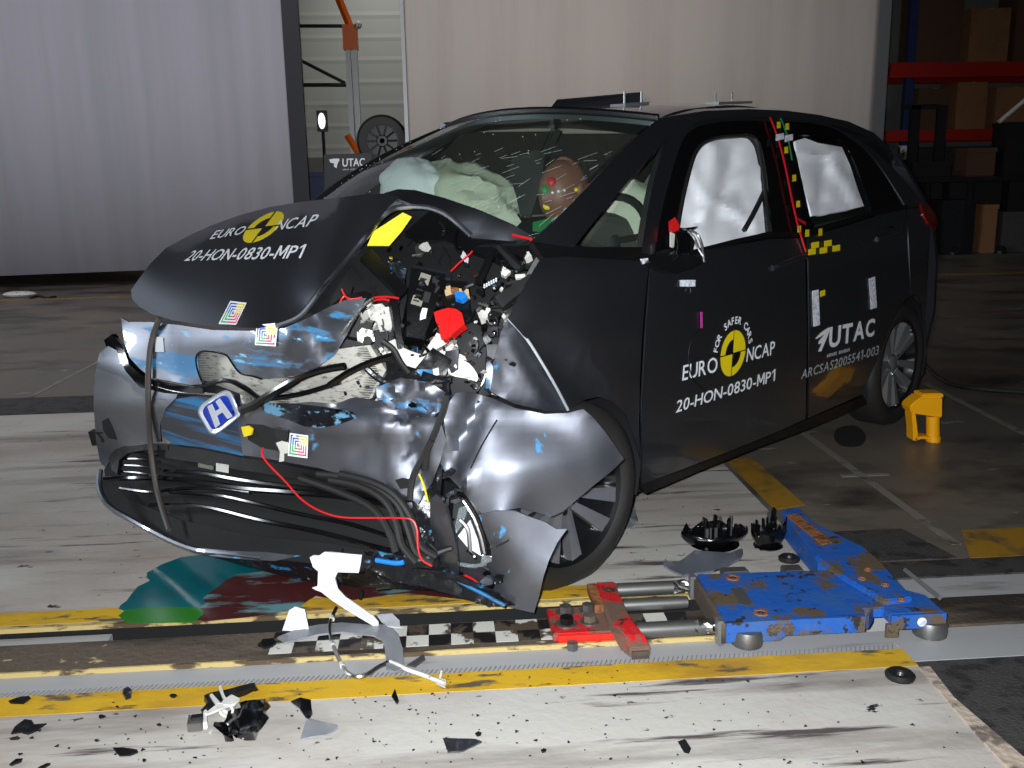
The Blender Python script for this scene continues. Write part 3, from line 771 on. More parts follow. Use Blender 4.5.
for cx in (-.055, -.012):
    b_ = B().cyl((cx, -.176, .045), (cx, -.172, .045), .008, 10)
    for k in range(6): b_.cyl((cx + .013 * math.cos(k * 1.047), -.175, .045 + .013 * math.sin(k * 1.047)), (cx + .013 * math.cos(k * 1.047), -.171, .045 + .013 * math.sin(k * 1.047)), .006, 8)
    lab(mk('screw_rosette', b_, M['rust_rail'], t), 'rosette of seven screw heads')
for x, y, r_ in ((-.12, -.15, .042), (.395, -.15, .045), (.33, .10, .04)):
    mk('roller', B().lathe([(.0, .001), (.0, r_), (.012, r_ * 1.03), (.03, r_), (.042, r_ * .9), (.042, .001)], 24, (x, y, 0), axis='z'), M['steel_dull'], t, True)
p = gp(923, 623, .05)
lab(mk('reflective_dot', B().cyl((p[0], -.1795, p[2]), (p[0], -.1781, p[2]), .013, 16), M['retro'], t), 'white reflective dot')
mk('rim_strip', B().tube([gp(905, 570, .06), gp(940, 598, .06)], .008, 4), M['galv'], t)
mk('deck_lug', B().bx(-.10, -.02, .15, .19, .02, .075), M['steel_dull'], t, bevel=.004)
mk('deck_lug', B().bx(.10, .16, .17, .22, .0, .06), M['steel_dull'], t, bevel=.004)

# ---- fluids and a dark patch on the floor
def puddle(name, label, px, m, z=.002, sm=2, group=None):
    pts = catmull([G(u, v, z) for u, v in px], sm, True)
    b_ = B().prism([(p[0], p[1], .0006) for p in pts], (0, 0, z))
    return tag(mk(name, b_, M[m]), label, 'fluid')
q = Z(0, 540, 3.2)
puddle('teal_puddle', 'teal coolant puddle on the floor under the left of the bumper', q([(385, 210), (405, 195), (440, 150), (480, 130), (470, 105), (580, 55), (700, 50), (900, 60), (940, 90), (760, 110), (700, 150), (650, 185), (640, 218), (405, 228)]), 'fluid_teal')
puddle('green_puddle', 'green coolant spill over the rear yellow stripe', q([(405, 222), (640, 216), (628, 258), (560, 263), (402, 262)]), 'fluid_green', .0022)
puddle('red_puddle', 'dark red fluid spread on the floor under the bumper', q([(640, 200), (760, 105), (1000, 60), (1400, 50), (1500, 150), (1480, 190), (1300, 170), (1110, 195), (1010, 178), (960, 215), (860, 238), (700, 255), (632, 255)]), 'fluid_red', .0018)
pg = paint_strip('dark_patch', catmull([G(u, v) for u, v in ((838, 428), (856, 426), (866, 436), (860, 446), (842, 446), (834, 438))], 4, True), 'pit', .0006)  # flat black patch on the floor near the rear wheel

# ---- debris
def shard(name, label, px, m, z=.004, th=.004, tilt=0., cat='shard', dent=.004, seed=1, sm=0, dz=0.):
    c = np.mean(px, 0); base = G(c[0], c[1], z)
    sf = PLW(base, base + np.array([.1, 0, tilt * .1]), base + np.array([0, .1, dz * .1]))
    o = panel(name, px, sf, M[m], None, th, 8, sm, dent, 12, seed)
    return tag(o, label, cat)
qb = Z(170, 660, 5.689); ql = Z(0, 640, 5.689); q3 = Z(260, 520, 3.2)
shard('black_shard', 'curved black shard beside the frosted shard in the foreground', qb([(685, 235), (740, 212), (800, 225), (808, 300), (790, 330), (770, 325), (735, 270)]), 'gloss_black', .012, tilt=.1)
shard('frosted_shard', 'frosted clear plastic shard in the foreground left of centre', qb([(740, 450), (775, 340), (800, 332), (870, 350), (950, 365), (955, 385), (890, 425), (800, 435)]), 'clear', .006)
shard('grey_shard', 'flat dark grey shard near the bottom edge at centre', q3([(585, 697), (690, 700), (710, 708), (650, 738), (600, 742)]), 'paint', .006)
shard('black_shard', 'pointed black sliver on the front yellow stripe at centre', q3([(422, 560), (432, 540), (445, 580), (440, 588), (424, 570)]), 'gloss_black', .006)
shard('black_shard', 'black shard on the yellow stripe at the far left', ql([(48, 345), (110, 322), (165, 318), (175, 330), (130, 358), (60, 355)]), 'black_plastic', .006)
shard('black_shard', 'two lobed black fragment left of the front debris', ql([(62, 530), (85, 490), (140, 450), (180, 455), (190, 480), (265, 472), (200, 515), (160, 532), (120, 520)]), 'crumple', .006)
shard('black_shard', 'flat black oval fragment near the bottom left', ql([(640, 612), (700, 610), (780, 622), (785, 635), (740, 652), (680, 655)]), 'black_plastic', .006)
shard('black_shard', 'small black chip near the bottom left corner', ql([(52, 705), (90, 675), (130, 672), (120, 688), (70, 708)]), 'black_plastic', .005)
shard('black_shard', 'thin black chip at the bottom edge far left', ql([(215, 724), (270, 698), (288, 700), (250, 726)]), 'black_plastic', .005)
shard('black_nugget', 'small black nugget on the hatched edge of the stripe at left', ql([(695, 300), (705, 275), (730, 265), (750, 285), (745, 310), (715, 322)]), 'crumple', .01, .012)
for i, (u, v, w, lb_) in enumerate(((985, 315, 22, 'black chip on the yellow stripe left of the debris cluster'), (905, 478, 15, 'black chip below the yellow stripe, left of the debris cluster'), (580, 432, 20, 'grey black chip below the stripe at left'), (665, 378, 12, 'tiny black chip on the stripe at left'), (552, 568, 14, 'tiny black chip midway along the left foreground'), (820, 680, 14, 'tiny black chip right of the flat oval fragment'))):
    rr = random.Random(i); pts = [(u + w * (.7 + .4 * rr.random()) * math.cos(k * 1.05), v + w * .6 * (.6 + .5 * rr.random()) * math.sin(k * 1.05)) for k in range(6)]
    shard('black_chip', lb_, ql(pts), 'black_plastic', .004, .003)
for i, (u, v, w, lb_) in enumerate(((699, 682, 11, 'small black chip above the flat dark grey shard'), (908, 735, 9, 'black chip right of the flat dark grey shard near the bottom edge'))):
    shard('black_chip', lb_, q3([(u - w, v), (u, v - w * .6), (u + w, v - 2), (u + w * .6, v + w * .5), (u - w * .4, v + w * .7)]), 'black_plastic', .004, .003)
qr = Z(660, 480, 2.813)
shard('grey_chip', 'dark grey chip in the right foreground', qr([(50, 735), (70, 728), (88, 755), (82, 768), (68, 765)]), 'steel_dark', .003, .002)
# scattered splinters: uncountable
b_ = B(); rr = random.Random(3)
for i in range(300):
    if rr.random() < .6: x, y = rr.gauss(-.25, .55), rr.uniform(1.75, 2.3)
    else: x, y = rr.uniform(-1.4, 1.1), rr.uniform(1.7, 2.24)
    if x > 1.15: continue
    s = rr.choice((.0015, .002, .003, .003, .005)); a = rr.random() * 6
    P = [(x + s * (.5 + rr.random()) * math.cos(a + k * 2.1), y + s * (.5 + rr.random()) * math.sin(a + k * 2.1), .0005) for k in range(3)]
    b_.prism(P, (0, 0, .002))
o = mk('plastic_splinters', b_, M['black_plastic']); tag(o, 'tiny black plastic splinters strewn over the front white floor', 'splinters', kind='stuff')
b_ = B()
for i in range(260):
    x, y = rr.uniform(-1.3, .9), rr.uniform(2.95, 4.6)
    s = rr.choice((.002, .003, .004)); a = rr.random() * 6
    b_.prism([(x + s * math.cos(a + k * 2.1), y + s * math.sin(a + k * 2.1), .0005) for k in range(3)], (0, 0, .002))
o = mk('plastic_splinters', b_, M['crumple']); tag(o, 'tiny dark splinters strewn over the white floor around the bumper', 'splinters', kind='stuff')

# debris cluster on the front stripe
shard('black_housing', 'black broken lamp housing piece in the front debris cluster', qb([(300, 425), (290, 380), (320, 330), (330, 290), (400, 270), (430, 230), (540, 220), (530, 300), (500, 350), (470, 410), (380, 420), (330, 435)]), 'gloss_black', .02, .02, tilt=.1, cat='lamp piece', dent=.018)
shard('black_bracket', 'black broken bracket behind the white clip in the front debris cluster', qb([(175, 285), (215, 240), (195, 200), (230, 185), (330, 165), (420, 140), (480, 128), (485, 150), (380, 185), (300, 245), (230, 270), (190, 300)]), 'black_plastic', .015, .015, cat='bracket', dent=.01)
shard('white_clip', 'white forked plastic clip on top of the front debris cluster', qb([(200, 300), (260, 255), (225, 195), (240, 190), (290, 245), (305, 225), (275, 150), (290, 140), (310, 200), (320, 215), (350, 195), (400, 220), (370, 245), (300, 270), (215, 305)]), 'dirty_white', .035, .006, cat='clip')
t = root('wire_connector', G(198, 731), 'small grey connector block at the left of the front debris cluster', 'connector')
wo = np.array(G(198, 731)); P = lambda x, y, z=0.: G(170 + x / 5.689, 660 + y / 5.689, z) - wo
mk('block', B().prism([P(100, 415), P(185, 408), P(190, 350), P(110, 360)], (0, 0, .022)), M['steel_dull'], t, bevel=.002)
mk('collar', B().prism([P(190, 400, .004), P(215, 395, .004), P(215, 320, .004), P(195, 325, .004)], (0, 0, .02)), M['dirty_white'], t, bevel=.002)
mk('pin', B().prism([P(120, 350, .022), P(190, 340, .022), P(190, 320, .022), P(125, 328, .022)], (0, 0, .008)), M['black_plastic'], t)
c = G(227, 718)
tag(mk('white_bush', B().lathe([(0, .012), (0, .018), (.02, .018), (.02, .012)], 16, axis='y'), M['dirty_white'], loc=(c[0], c[1], .019), smooth=True), 'round white bush against the black lamp housing piece', 'bush')
shard('white_crumb', 'tiny white crumb left of the black lamp housing piece', qb([(220, 410), (240, 392), (245, 400), (228, 418)]), 'white_plastic', .004, .003)
shard('white_crumb', 'tiny white crumb in front of the black lamp housing piece', qb([(408, 440), (420, 425), (428, 432), (415, 448)]), 'white_plastic', .004, .003)
# rubber rings on the white floor
def ring(label, u, v, r_, m='dark_rubber'):
    c = G(u, v); t = root('rubber_ring', (c[0], c[1], 0), label, 'ring')
    mk('ring_body', B().lathe([(0, r_ * .35), (0, r_), (.008, r_ * 1.03), (.014, r_ * .85), (.012, r_ * .4), (0, r_ * .35)], 28, axis='z'), M[m], t, True)
    mk('hub', B().lathe([(0.001, .001), (.01, r_ * .2), (.004, r_ * .3)], 16, axis='z'), M['steel_dull'], t)
ring('black rubber ring lying at the right end of the front yellow stripe', 900, 677, .036)
ring('black rubber ring behind the blue sled, beside the broken lamp housing', 789, 560, .034)
# broken lamp housings behind the sled
def broken_bowl(label, u, v, r_, h, seed, a0, a1, yaw):
    c = G(u, v); t = root('lamp_housing', (c[0], c[1] + r_ * .5, 0), label, 'lamp piece', yaw)
    rr = random.Random(seed); rows = []
    n = 30; m = 6
    for j in range(m + 1):
        row = []
        for i in range(n + 1):
            a = a0 + (a1 - a0) * i / n; k = j / m
            hh = h * (.62 + .45 * mnoise.noise(Vector((i * .45, seed, 0)))) if j == m else h * .62 * k
            rad = r_ * (.55 + .5 * math.sin(min(1, k * 1.1) * 1.5)) * (1 + .05 * math.sin(i * .9))
            row.append((rad * math.cos(a), rad * .62 * math.sin(a), hh + (rr.uniform(0, .012) if j == m else 0)))
        rows.append(row)
    o = mk('shell', B().grid(rows), M['gloss_black'], t, True, fix=False); s = o.modifiers.new('thickness', 'SOLIDIFY'); s.thickness = .004
    b_ = B()
    mk('floor_plate', B().lathe([(.002, .001), (.004, r_ * .6), (.012, r_ * .8)], 24, axis='z'), M['gloss_black'], t)
    for i in range(26):
        a = rr.uniform(0, 6.28); q_ = rr.uniform(.1, .8) * r_; hh = rr.uniform(.4, 1.15) * h; w_ = rr.uniform(.004, .010)
        x, y = q_ * math.cos(a), q_ * .55 * math.sin(a)
        mk('rib', B().box((x, y, hh / 2 + .004), (w_, w_ * rr.uniform(.6, 2), hh)), M['gloss_black' if i % 6 else 'steel_dull'], t)
    return t
broken_bowl('broken black lamp housing with jagged ribs behind the blue sled', 718, 552, .108, .085, 4, 0, 6.283, .1)
broken_bowl('smaller broken black lamp piece beside the blue sled arm', 771, 552, .062, .12, 9, 2.2, 6.6, .3)
o = shard('grey_trim_piece', 'curved dark grey trim piece in front of the broken lamp housing', Z(660, 490, 6.4)([(22, 455), (40, 450), (90, 468), (150, 440), (220, 385), (350, 395), (450, 400), (525, 372), (530, 400), (500, 440), (440, 480), (350, 515), (230, 530), (150, 545), (80, 515), (25, 480)]), 'grey_trim', .02, .006, cat='trim piece', dent=.01, sm=0)
# white trim, clear strip and loop by the trench
q8 = Z(290, 540, 4.8)
wp = PLW(G(375, 622, .025), G(335, 572, .17), G(352, 572, .17))
o = panel('white_trim', q8([(95, 85), (112, 75), (140, 75), (165, 58), (235, 62), (345, 72), (338, 120), (330, 158), (228, 155), (215, 185), (230, 235), (268, 275), (330, 318), (400, 365), (425, 395), (425, 412), (400, 413), (290, 348), (200, 290), (150, 250), (122, 240), (105, 230), (132, 222), (135, 150), (110, 130)]), wp, M['white_plastic'], None, .006, 9, 0, .004, 5, 3)
tag(o, 'bright white angled plastic trim hanging from the bumper to the rail', 'trim piece')
mk('stiffener', B().tube([wp(*q8([(180, 120)])[0], .006), wp(*q8([(175, 220)])[0], .008), wp(*q8([(260, 300)])[0], .008), wp(*q8([(390, 385)])[0], .008)], .005, 6), M['white_plastic'], o)
sh = lambda nm, lb_, px, m_, z, **k: shard(nm, lb_, q8(px), m_, z, **k)
sh('clear_strip', 'long bent clear grey plastic strip lying across the checkered rail', [(-60, 465), (0, 440), (60, 420), (140, 405), (250, 395), (400, 408), (430, 405), (480, 408), (520, 450), (540, 520), (548, 590), (540, 618), (500, 630), (462, 612), (455, 520), (440, 475), (400, 455), (250, 440), (140, 450), (60, 470), (-30, 492)], 'clear', .014, th=.006, cat='strip', dent=.006)
sh('white_flap', 'white plastic flap on the elbow of the clear strip', [(415, 358), (490, 352), (525, 385), (528, 410), (548, 422), (470, 412), (440, 392)], 'white_plastic', .026, tilt=.2, cat='flap')
sh('grey_sliver', 'grey plastic sliver right of the clear strip', [(560, 600), (640, 548), (648, 570), (600, 605)], 'steel_dull', .012, cat='sliver')
tb = PLW(G(295, 632, .008), G(310, 632, .008), G(300, 610, .06))
o = panel('white_tab', Z(0, 540, 3.2)([(903, 290), (925, 225), (945, 213), (975, 222), (988, 285), (960, 292)]), tb, M['white_plastic'], None, .005, 8, 0, .002)
tag(o, 'upright white plastic tab at the left end of the clear strip', 'tab')
sh('dark_chunk', 'dark plastic chunk on the rail left of the white tab', [(-155, 500), (-130, 475), (-80, 470), (-65, 490), (-85, 508), (-130, 512)], 'black_plastic', .01, th=.012, cat='chunk')
zl = lambda u, v, d=0.: G(u, v, .012 + d)
lp = q8([(222, 325), (200, 375), (190, 430), (205, 500), (225, 550), (250, 600), (280, 640), (320, 656), (370, 645), (420, 612), (475, 585)])
o = strand('wire_loop', lp, zl, .0055, M['steel'], None, 6, 4); tag(o, 'loop of silver wire harness hanging from the white trim', 'wire')
for k in (1, 3, 5): mk('tape_band', B().tube([zl(lp[k][0] - .6, lp[k][1] - 1.5), zl(lp[k][0] + .6, lp[k][1] + 1.5)], .0075, 8), M['dirty_white'], o)
o = strand('label_tape', q8([(480, 585), (530, 605), (570, 625), (640, 648), (690, 668), (742, 690)]), zl, .007, M['dirty_white'], None, 5, 3); tag(o, 'twisted pale tape strip trailing from the clear strip on the yellow stripe', 'tape')
mk('tape_tail', B().prism([zl(*q) for q in q8([(690, 660), (748, 672), (745, 712), (700, 690)])], (0, 0, .002)), M['dirty_white'], o)
mk('tape_tail', B().tube([zl(*q8([(720, 665)])[0]), zl(*q8([(728, 628)])[0], .01)], .003, 5), M['dirty_white'], o)
o = shard('crumpled_film', 'crumpled clear plastic film on the floor behind the front wheel', [(618, 512), (624, 505), (634, 506), (638, 520), (630, 528), (620, 528)], 'clear', .02, .003, tilt=.3, cat='film', dent=.03)

# ---- yellow chock and cables at right
qc = Z(880, 360, 6.4); c = G(929, 443)
t = root('wheel_chock', (c[0], c[1], 0), 'yellow plastic wheel chock with a handle opening behind the rear wheel', 'chock')
cs = PLW(c, c + np.array([1, 0, 0]), c + np.array([0, 0, 1])); cl = lambda pts: [cs(*q) - np.array([c[0], c[1], 0]) for q in qc(pts)]
M_ = M['chock_yellow']
mk('body', B().prism(cl([(190, 300), (232, 262), (268, 236), (402, 240), (400, 372), (318, 358), (228, 346), (203, 342)]), (0, .09, 0)), M_, t, bevel=.006)
mk('top_cap', B().prism(cl([(268, 236), (276, 216), (402, 214), (411, 232), (402, 244)]), (0, .085, 0)), M_, t, bevel=.004)
lg = cl([(359, 365), (359, 540)])
mk('leg', B().cyl((lg[0][0], .03, lg[0][2]), (lg[1][0], .03, .0), .030, 20), M_, t, True)
mk('leg_foot', B().cyl((lg[1][0], .03, .022), (lg[1][0], .03, .0), .033, 20), M_, t, True)
mk('front_strip', B().prism(cl([(203, 340), (230, 345), (236, 400), (243, 470), (240, 518), (214, 518), (212, 430)]), (0, .07, 0)), M_, t, bevel=.003)
mk('bottom_strip', B().prism(cl([(225, 498), (270, 490), (325, 492), (325, 508), (270, 506), (222, 518)]), (0, .07, 0)), M_, t, bevel=.003)
o = mk('white_lanyard', B().tube(catmull([G(866, 395, .05), G(880, 393.2, .055), G(893, 392.5, .06), G(903, 394, .08), G(911, 400, .12), G(916, 401, .14), G(921, 396, .155)], 4), .004, 6), M['white_plastic'], None, True)
tag(o, 'white cord running from the rear tyre to the yellow chock', 'cord')
o = mk('floor_cable', B().tube(catmull([(*G(922, 362)[:2], .012), (*G(930, 372)[:2], .012), (*G(942, 382)[:2], .012), (*G(958, 388)[:2], .012), (*G(985, 392)[:2], .012), (*G(1040, 396)[:2], .012)], 4), .012, 6), M['dark_rubber'], None, True)
tag(o, 'black cable lying on the dark floor right of the rear wheel', 'cable')

# ================================================================== the crashed car (parts in car axes: x forward, y left, z up)
car = root('hatchback_car', CARP, 'dark grey metallic hatchback with a smashed front corner and crash test lettering', 'car', CARYAW)
def PXY(P):
    d = RC @ np.asarray(P, float) + CARP - CO; z = d @ CF
    return (512 + F * (d @ CR) / z, 384 - F * (d @ CU) / z)
def ribbon(name, a, b_, surf, m, parent, thick=.01, d=0., sm=4, across=2):
    if sm: a, b_ = catmull(a, sm), catmull(b_, sm)
    rows = [[surf(*(np.asarray(p[:2]) * (1 - k / across) + np.asarray(q[:2]) * k / across), d) for k in range(across + 1)] for p, q in zip(a, b_)]
    bb = B().grid(rows)
    me = bpy.data.meshes.new(name); me.from_pydata(bb.v, [], bb.f); me.update()
    tot = sum((p.normal * p.area for p in me.polygons), Vector())
    if tot.dot(Vector(_oc) - Vector(bb.v[0])) < 0: me.flip_normals()
    me.polygons.foreach_set('use_smooth', [True] * len(me.polygons)); me.materials.append(m)
    o = link(name, me, parent)
    if thick: thicken(o, thick)
    return o
PT, PB = M['paint'], M['black_plastic']

# ---- shell: roof, windscreen, far side, floor, tail
def topc(w): return np.array([-.82 + .14 * (1 - w * w), .565 * w, 1.437 + .046 * (1 - w * w)])
def basec(w): return np.array([-.06 + .16 * (1 - w * w), .70 * w, 1.05 - .02 * (1 - w * w)])
XR = [-.82, -1.1, -1.4, -1.7, -2.0, -2.3, -2.6, -2.82, -2.95]
ZC = [1.483, 1.512, 1.526, 1.529, 1.52, 1.498, 1.45, 1.385, 1.31]
ZE = [1.437, 1.468, 1.482, 1.484, 1.474, 1.452, 1.405, 1.34, 1.265]
YE = [.565, .575, .58, .58, .575, .57, .56, .545, .53]
W = [i / 8 - 1 for i in range(17)]
rows = [[topc(w) for w in W]]
for x, zc, ze, ye in list(zip(XR, ZC, ZE, YE))[1:]:
    rows.append([(x, ye * w, ze + (zc - ze) * (1 - abs(w) ** 2.6)) for w in W])
o = mk('roof', B().grid(rows), PT, car, True, fix=False); thicken(o, .03, -1)
roof = o
def wsurf(w, t):
    return basec(w) * (1 - t) + topc(w) * t + np.array([.05, 0, .05]) * math.sin(math.pi * t) * .6
ws = mk('windscreen', B().grid([[wsurf(w, i / 8) for w in W] for i in range(9)]), M['windscreen'], car, True)
ws['label'] = 'cracked greenish windscreen'
rr = random.Random(21)
b_ = B()
for i in range(70):                                # crack lines spreading over the driver side of the glass
    w, t = min(.97, max(-.9, rr.gauss(.62, .3))), rr.uniform(.03, .6)
    L_ = rr.uniform(.01, .06); a = rr.gauss(.7, .35)
    p0 = wsurf(w, t) + np.array([.004, 0, .004]); p1 = wsurf(min(.99, w + L_ * math.cos(a) * 1.5), max(.01, min(.98, t + L_ * math.sin(a) * 1.4))) + np.array([.004, 0, .004])
    b_.tube([p0, p1], .0004, 3, False)
for i in range(50):
    w, t = rr.uniform(-.98, .9), rr.uniform(.02, .98)
    if rr.random() < .5: w = -.9 + rr.uniform(-.06, .1)
    b_.ball(wsurf(w, t) + np.array([.005, 0, .005]), .0017, 5, 3)
mk('crack_glints', b_, M['crack'], ws)['kind'] = 'stuff'
mk('windscreen_seal', B().tube([wsurf(-1, i / 10) for i in range(11)] + [topc(w) for w in W] , .014, 6), PB, car, True)
mk('far_windscreen_pillar', B().tube([wsurf(-1.03, i / 8) - np.array([.02, 0, .02]) for i in range(9)], .034, 8), PT, car, True)
FR = [-.08, -.2, -.6, -1.0, -1.4, -1.8, -2.2, -2.6, -2.9, -3.05]
o = mk('far_body_side', B().grid([[(x, -sideY(x, z), z) for x in FR] for z in (.18, .3, .5, .75, .95, 1.02)]), PT, car, True)
mk('far_roof_rail', B().tube([(x, -y_, z) for x, y_, z in zip(XR, YE, ZE)] + [(-3.06, -.60, 1.05)], .03, 8), PT, car, True)
for x0, x1 in ((-.5, -.92), (-1.5, -1.58), (-2.35, -2.55)):
    mk('far_pillar', B().tube([(x0, -sideY(x0, 1.02) + .01, 1.02), (x1, -.575, 1.45)], .03, 6), PB, car)
for x0, x1, xa, xb in ((-.55, -1.47, -.95, -1.55), (-1.53, -2.35, -1.61, -2.5)):
    mk('far_window', B().add([(x0, -.78, 1.03), (x1, -.78, 1.03), (xb, -.585, 1.44), (xa, -.585, 1.43)], [(0, 1, 2, 3)]), M['dark_glass'], car)
mk('floor_pan', B().bx(-3.0, .05, -.74, .74, .17, .26), M['trim_dark'], car)
mk('firewall', B().bx(-.16, -.10, -.72, .70, .26, .97), M['trim_dark'], car)
tail = [[(-3.02 - .08 * (1 - (k / 4 - 1) ** 2) - dx, .70 * sy * (k / 4 - 1), z) for k in range(9)] for z, dx, sy in ((.25, .0, 1.02), (.5, .03, 1.06), (.75, .03, 1.05), (.98, .02, 1.0), (1.1, -.01, .92), (1.3, -.06, .76), (1.345, -.04, .75))]
o = mk('tailgate', B().grid(tail), PT, car, True, fix=False); thicken(o, .02)
# interior
mk('dashboard', B().prism([(-.10, -.68, .70), (-.10, -.68, .98), (-.22, -.68, 1.03), (-.42, -.68, .99), (-.48, -.68, .84), (-.34, -.68, .70)], (0, 1.36, 0)), M['trim_dark'], car, bevel=.02)
def seat(y):
    t = mk('front_seat', B().prism([(-.88, y - .24, .30), (-.84, y - .24, .46), (-1.30, y - .24, .43), (-1.36, y - .24, .30)], (0, .48, 0)), M['trim_dark'], car, True, bevel=.03)
    mk('seat_back', B().prism([(-1.28, y - .22, .42), (-1.42, y - .21, .98), (-1.52, y - .21, .98), (-1.42, y - .22, .42)], (0, .44, 0)), M['trim_dark'], t, True, bevel=.03)
    mk('headrest', B().prism([(-1.43, y - .12, 1.02), (-1.45, y - .12, 1.2), (-1.53, y - .12, 1.2), (-1.53, y - .12, 1.02)], (0, .24, 0)), M['trim_dark'], t, True, bevel=.03)
seat(.36); seat(-.36)
mk('rear_bench', B().prism([(-1.9, -.6, .3), (-1.9, -.6, .5), (-2.3, -.6, .5), (-2.5, -.6, 1.05), (-2.6, -.6, 1.05), (-2.5, -.6, .3)], (0, 1.2, 0)), M['trim_dark'], car, bevel=.03)
cw = K(604, 243, 1, .38)
ring_ = [cw + .185 * (math.cos(a) * np.array([0, 1, 0]) + math.sin(a) * np.array([-.42, 0, .9])) for a in [k * math.pi / 16 for k in range(33)]]
sw = mk('steering_wheel', B().tube(ring_, .016, 8, False), M['trim_dark'], car, True)
mk('wheel_hub', B().ball(cw, (.05, .07, .07), 12, 8), M['trim_dark'], sw, True)
for a in (.2, 2.94, 4.71): mk('wheel_spoke', B().tube([cw, cw + .18 * (math.cos(a) * np.array([0, 1, 0]) + math.sin(a) * np.array([-.42, 0, .9]))], .014, 6), M['trim_dark'], sw)
def bag(name, c, r_, m, seed, amp=.05):
    b_ = B().ball((0, 0, 0), 1, 40, 24); b2 = B()
    vs = []
    for p in b_.v:
        q = Vector(p); n_ = mnoise.fractal(q * 2.2 + Vector((seed, 0, 0)), .9, 2, 4)
        q = q * (1 + amp * n_ * 2.4); vs.append((c[0] + q.x * r_[0], c[1] + q.y * r_[1], c[2] + q.z * r_[2]))
    b2.add(vs, b_.f); return mk(name, b2, m, car, True)
lab(bag('passenger_airbag', K(452, 212, 1, -.20), (.18, .33, .185), M['airbag_cream'], 3, .07), 'deflated cream passenger airbag behind the windscreen')
lab(bag('airbag_fold', K(412, 188, 1, -.28), (.10, .16, .11), M['airbag'], 5), 'bluish white airbag fold')
lab(bag('driver_airbag', K(618, 224, 1, .30), (.16, .24, .18), M['airbag_cream'], 8), 'cream driver airbag behind the steering wheel')
# ---- side panels (near side)
rc = (-2.517, .31); ra = .335
def arch(a0, a1, n, c=rc, r_=ra): return [PXY((c[0] + r_ * math.cos(R(a)), sideY(c[0] + r_ * math.cos(R(a)), c[1] + r_ * math.sin(R(a))), c[1] + r_ * math.sin(R(a)))) for a in np.linspace(a0, a1, n)]
fen = panel('front_fender', [(508, 318), (516, 303), (528, 280), (541, 258), (570, 257), (605, 259), (640, 261), (649, 264), (645, 300), (642, 340), (640, 380), (639, 420), (640, 458), (635, 440), (627, 416), (613, 402), (599, 396.5), (584, 400), (568, 410), (556, 387), (542, 363), (526, 338)],
            S, PT, car, .004, 12, 0, .006, 2.0, 4, creases=[((520, 310), (600, 300), 60, .012), ((545, 345), (590, 390), 22, -.012)])
lab(mk('fender_edge', B().tube(catmull([S(u, v, .003) for u, v in ((508, 318), (526, 338), (542, 363), (556, 387), (568, 410))], 4), .0045, 8), M['badge_chrome'], fen, True), 'bright bent metal edge')
infen = TPS([(490, 390, 1, .76), (508, 318, 1, .80), (545, 372, 1, .815), (567, 410, 1, .83), (515, 402, 1, .80), (500, 350, 1, .775)])
panel('fender_fold', [(491, 392), (494, 362), (501, 332), (508, 319), (526, 340), (543, 366), (566, 410), (545, 411), (515, 404)], infen, M['paint_scuff_light'], car, .004, 7, 0, .008, 8, 2, creases=[((508, 345), (545, 405), 16, .028), ((525, 345), (565, 405), 8, .01)])
fd = panel('front_door', [(651, 264), (646, 330), (642, 400), (642, 484), (675, 472), (720, 455), (765, 437), (805.5, 419), (807, 340), (806, 290), (804.5, 238), (770, 239), (735, 245), (705, 252), (680, 258)],
           S, PT, car, .006, 18, creases=[((655, 300), (806, 262), 30, .010), ((645, 425), (806, 372), 40, .006)])
lab(fd, 'front door with round yellow and white crash test lettering')
aa = arch(168, 20, 12)[::-1]
ar = [p for p in arch(40, 5, 8)]
rd = panel('rear_door', [(808.5, 418), (840, 404), (861, 395)] + arch(14, 88, 12) + [(908, 255), (906, 209), (880, 215), (845, 226), (808, 237), (809, 290), (809.5, 340)],
           S, PT, car, .006, 16, creases=[((808, 263), (915, 228), 26, .010), ((808, 372), (870, 345), 36, .005)])
panel('quarter_panel', [(907.5, 209), (909.5, 256)] + arch(89, 150, 10) + [PXY((-2.95, .74, .42)), PXY((-3.04, .70, .42)), PXY((-3.07, .69, .60)), PXY((-3.08, .68, .80)), PXY((-3.08, .68, .98)), (930, 207)], S, PT, car, .006, 10)
tl = panel('tail_lamp', [(921, 203), (929, 205), (935, 213), (938, 222), (936, 230), (929, 224), (923, 214)], S, M['red_lens'], car, .01, 6, 0, d=.006)
panel('sill', [(640, 484), (675, 473), (720, 456), (765, 438), (806, 420), (840, 406), (864, 396), (868, 404), (806, 430), (760, 447), (700, 471), (646, 494)], S, PB, car, .03, 14, d=-.004)
panel('belt_trim', [(664, 261), (690, 254), (735, 243), (770, 237), (805, 236.5), (805, 232), (770, 231.5), (735, 239), (692, 250)], S, PB, car, .008, 12, d=.004)
panel('belt_trim', [(808, 236), (845, 224.5), (880, 213.5), (908, 208), (908, 204.5), (880, 208.5), (845, 218.5), (808, 229.5)], S, PB, car, .008, 12, d=.004)
dfr = ribbon('door_frame', [(652, 263), (661, 215), (672, 172), (684, 137), (700, 126), (735, 121), (770, 122), (783, 160), (793, 195), (803, 235)], [(672, 258), (677, 218), (685, 180), (694, 152), (708, 139), (735, 134.5), (757, 137), (766, 170), (769, 200), (772, 234)], S, M['gloss_black'], car, .03, -.004)
mk('frame_seal', B().tube(catmull([S(u, v, .003) for u, v in ((676, 248), (679, 218), (687, 180), (696, 152), (710, 140), (735, 136), (755, 139), (763, 170), (766, 200), (769, 232))], 4), .007, 6), M['dark_rubber'], dfr, True)
ribbon('rear_door_frame', [(806, 236), (797, 195), (788, 158), (780, 122), (815, 123), (842, 131), (872, 158), (906, 207)], [(812, 226), (804, 190), (797, 158), (793, 137), (818, 136), (842, 141), (856, 165), (872, 212)], S, M['gloss_black'], car, .03, -.004)
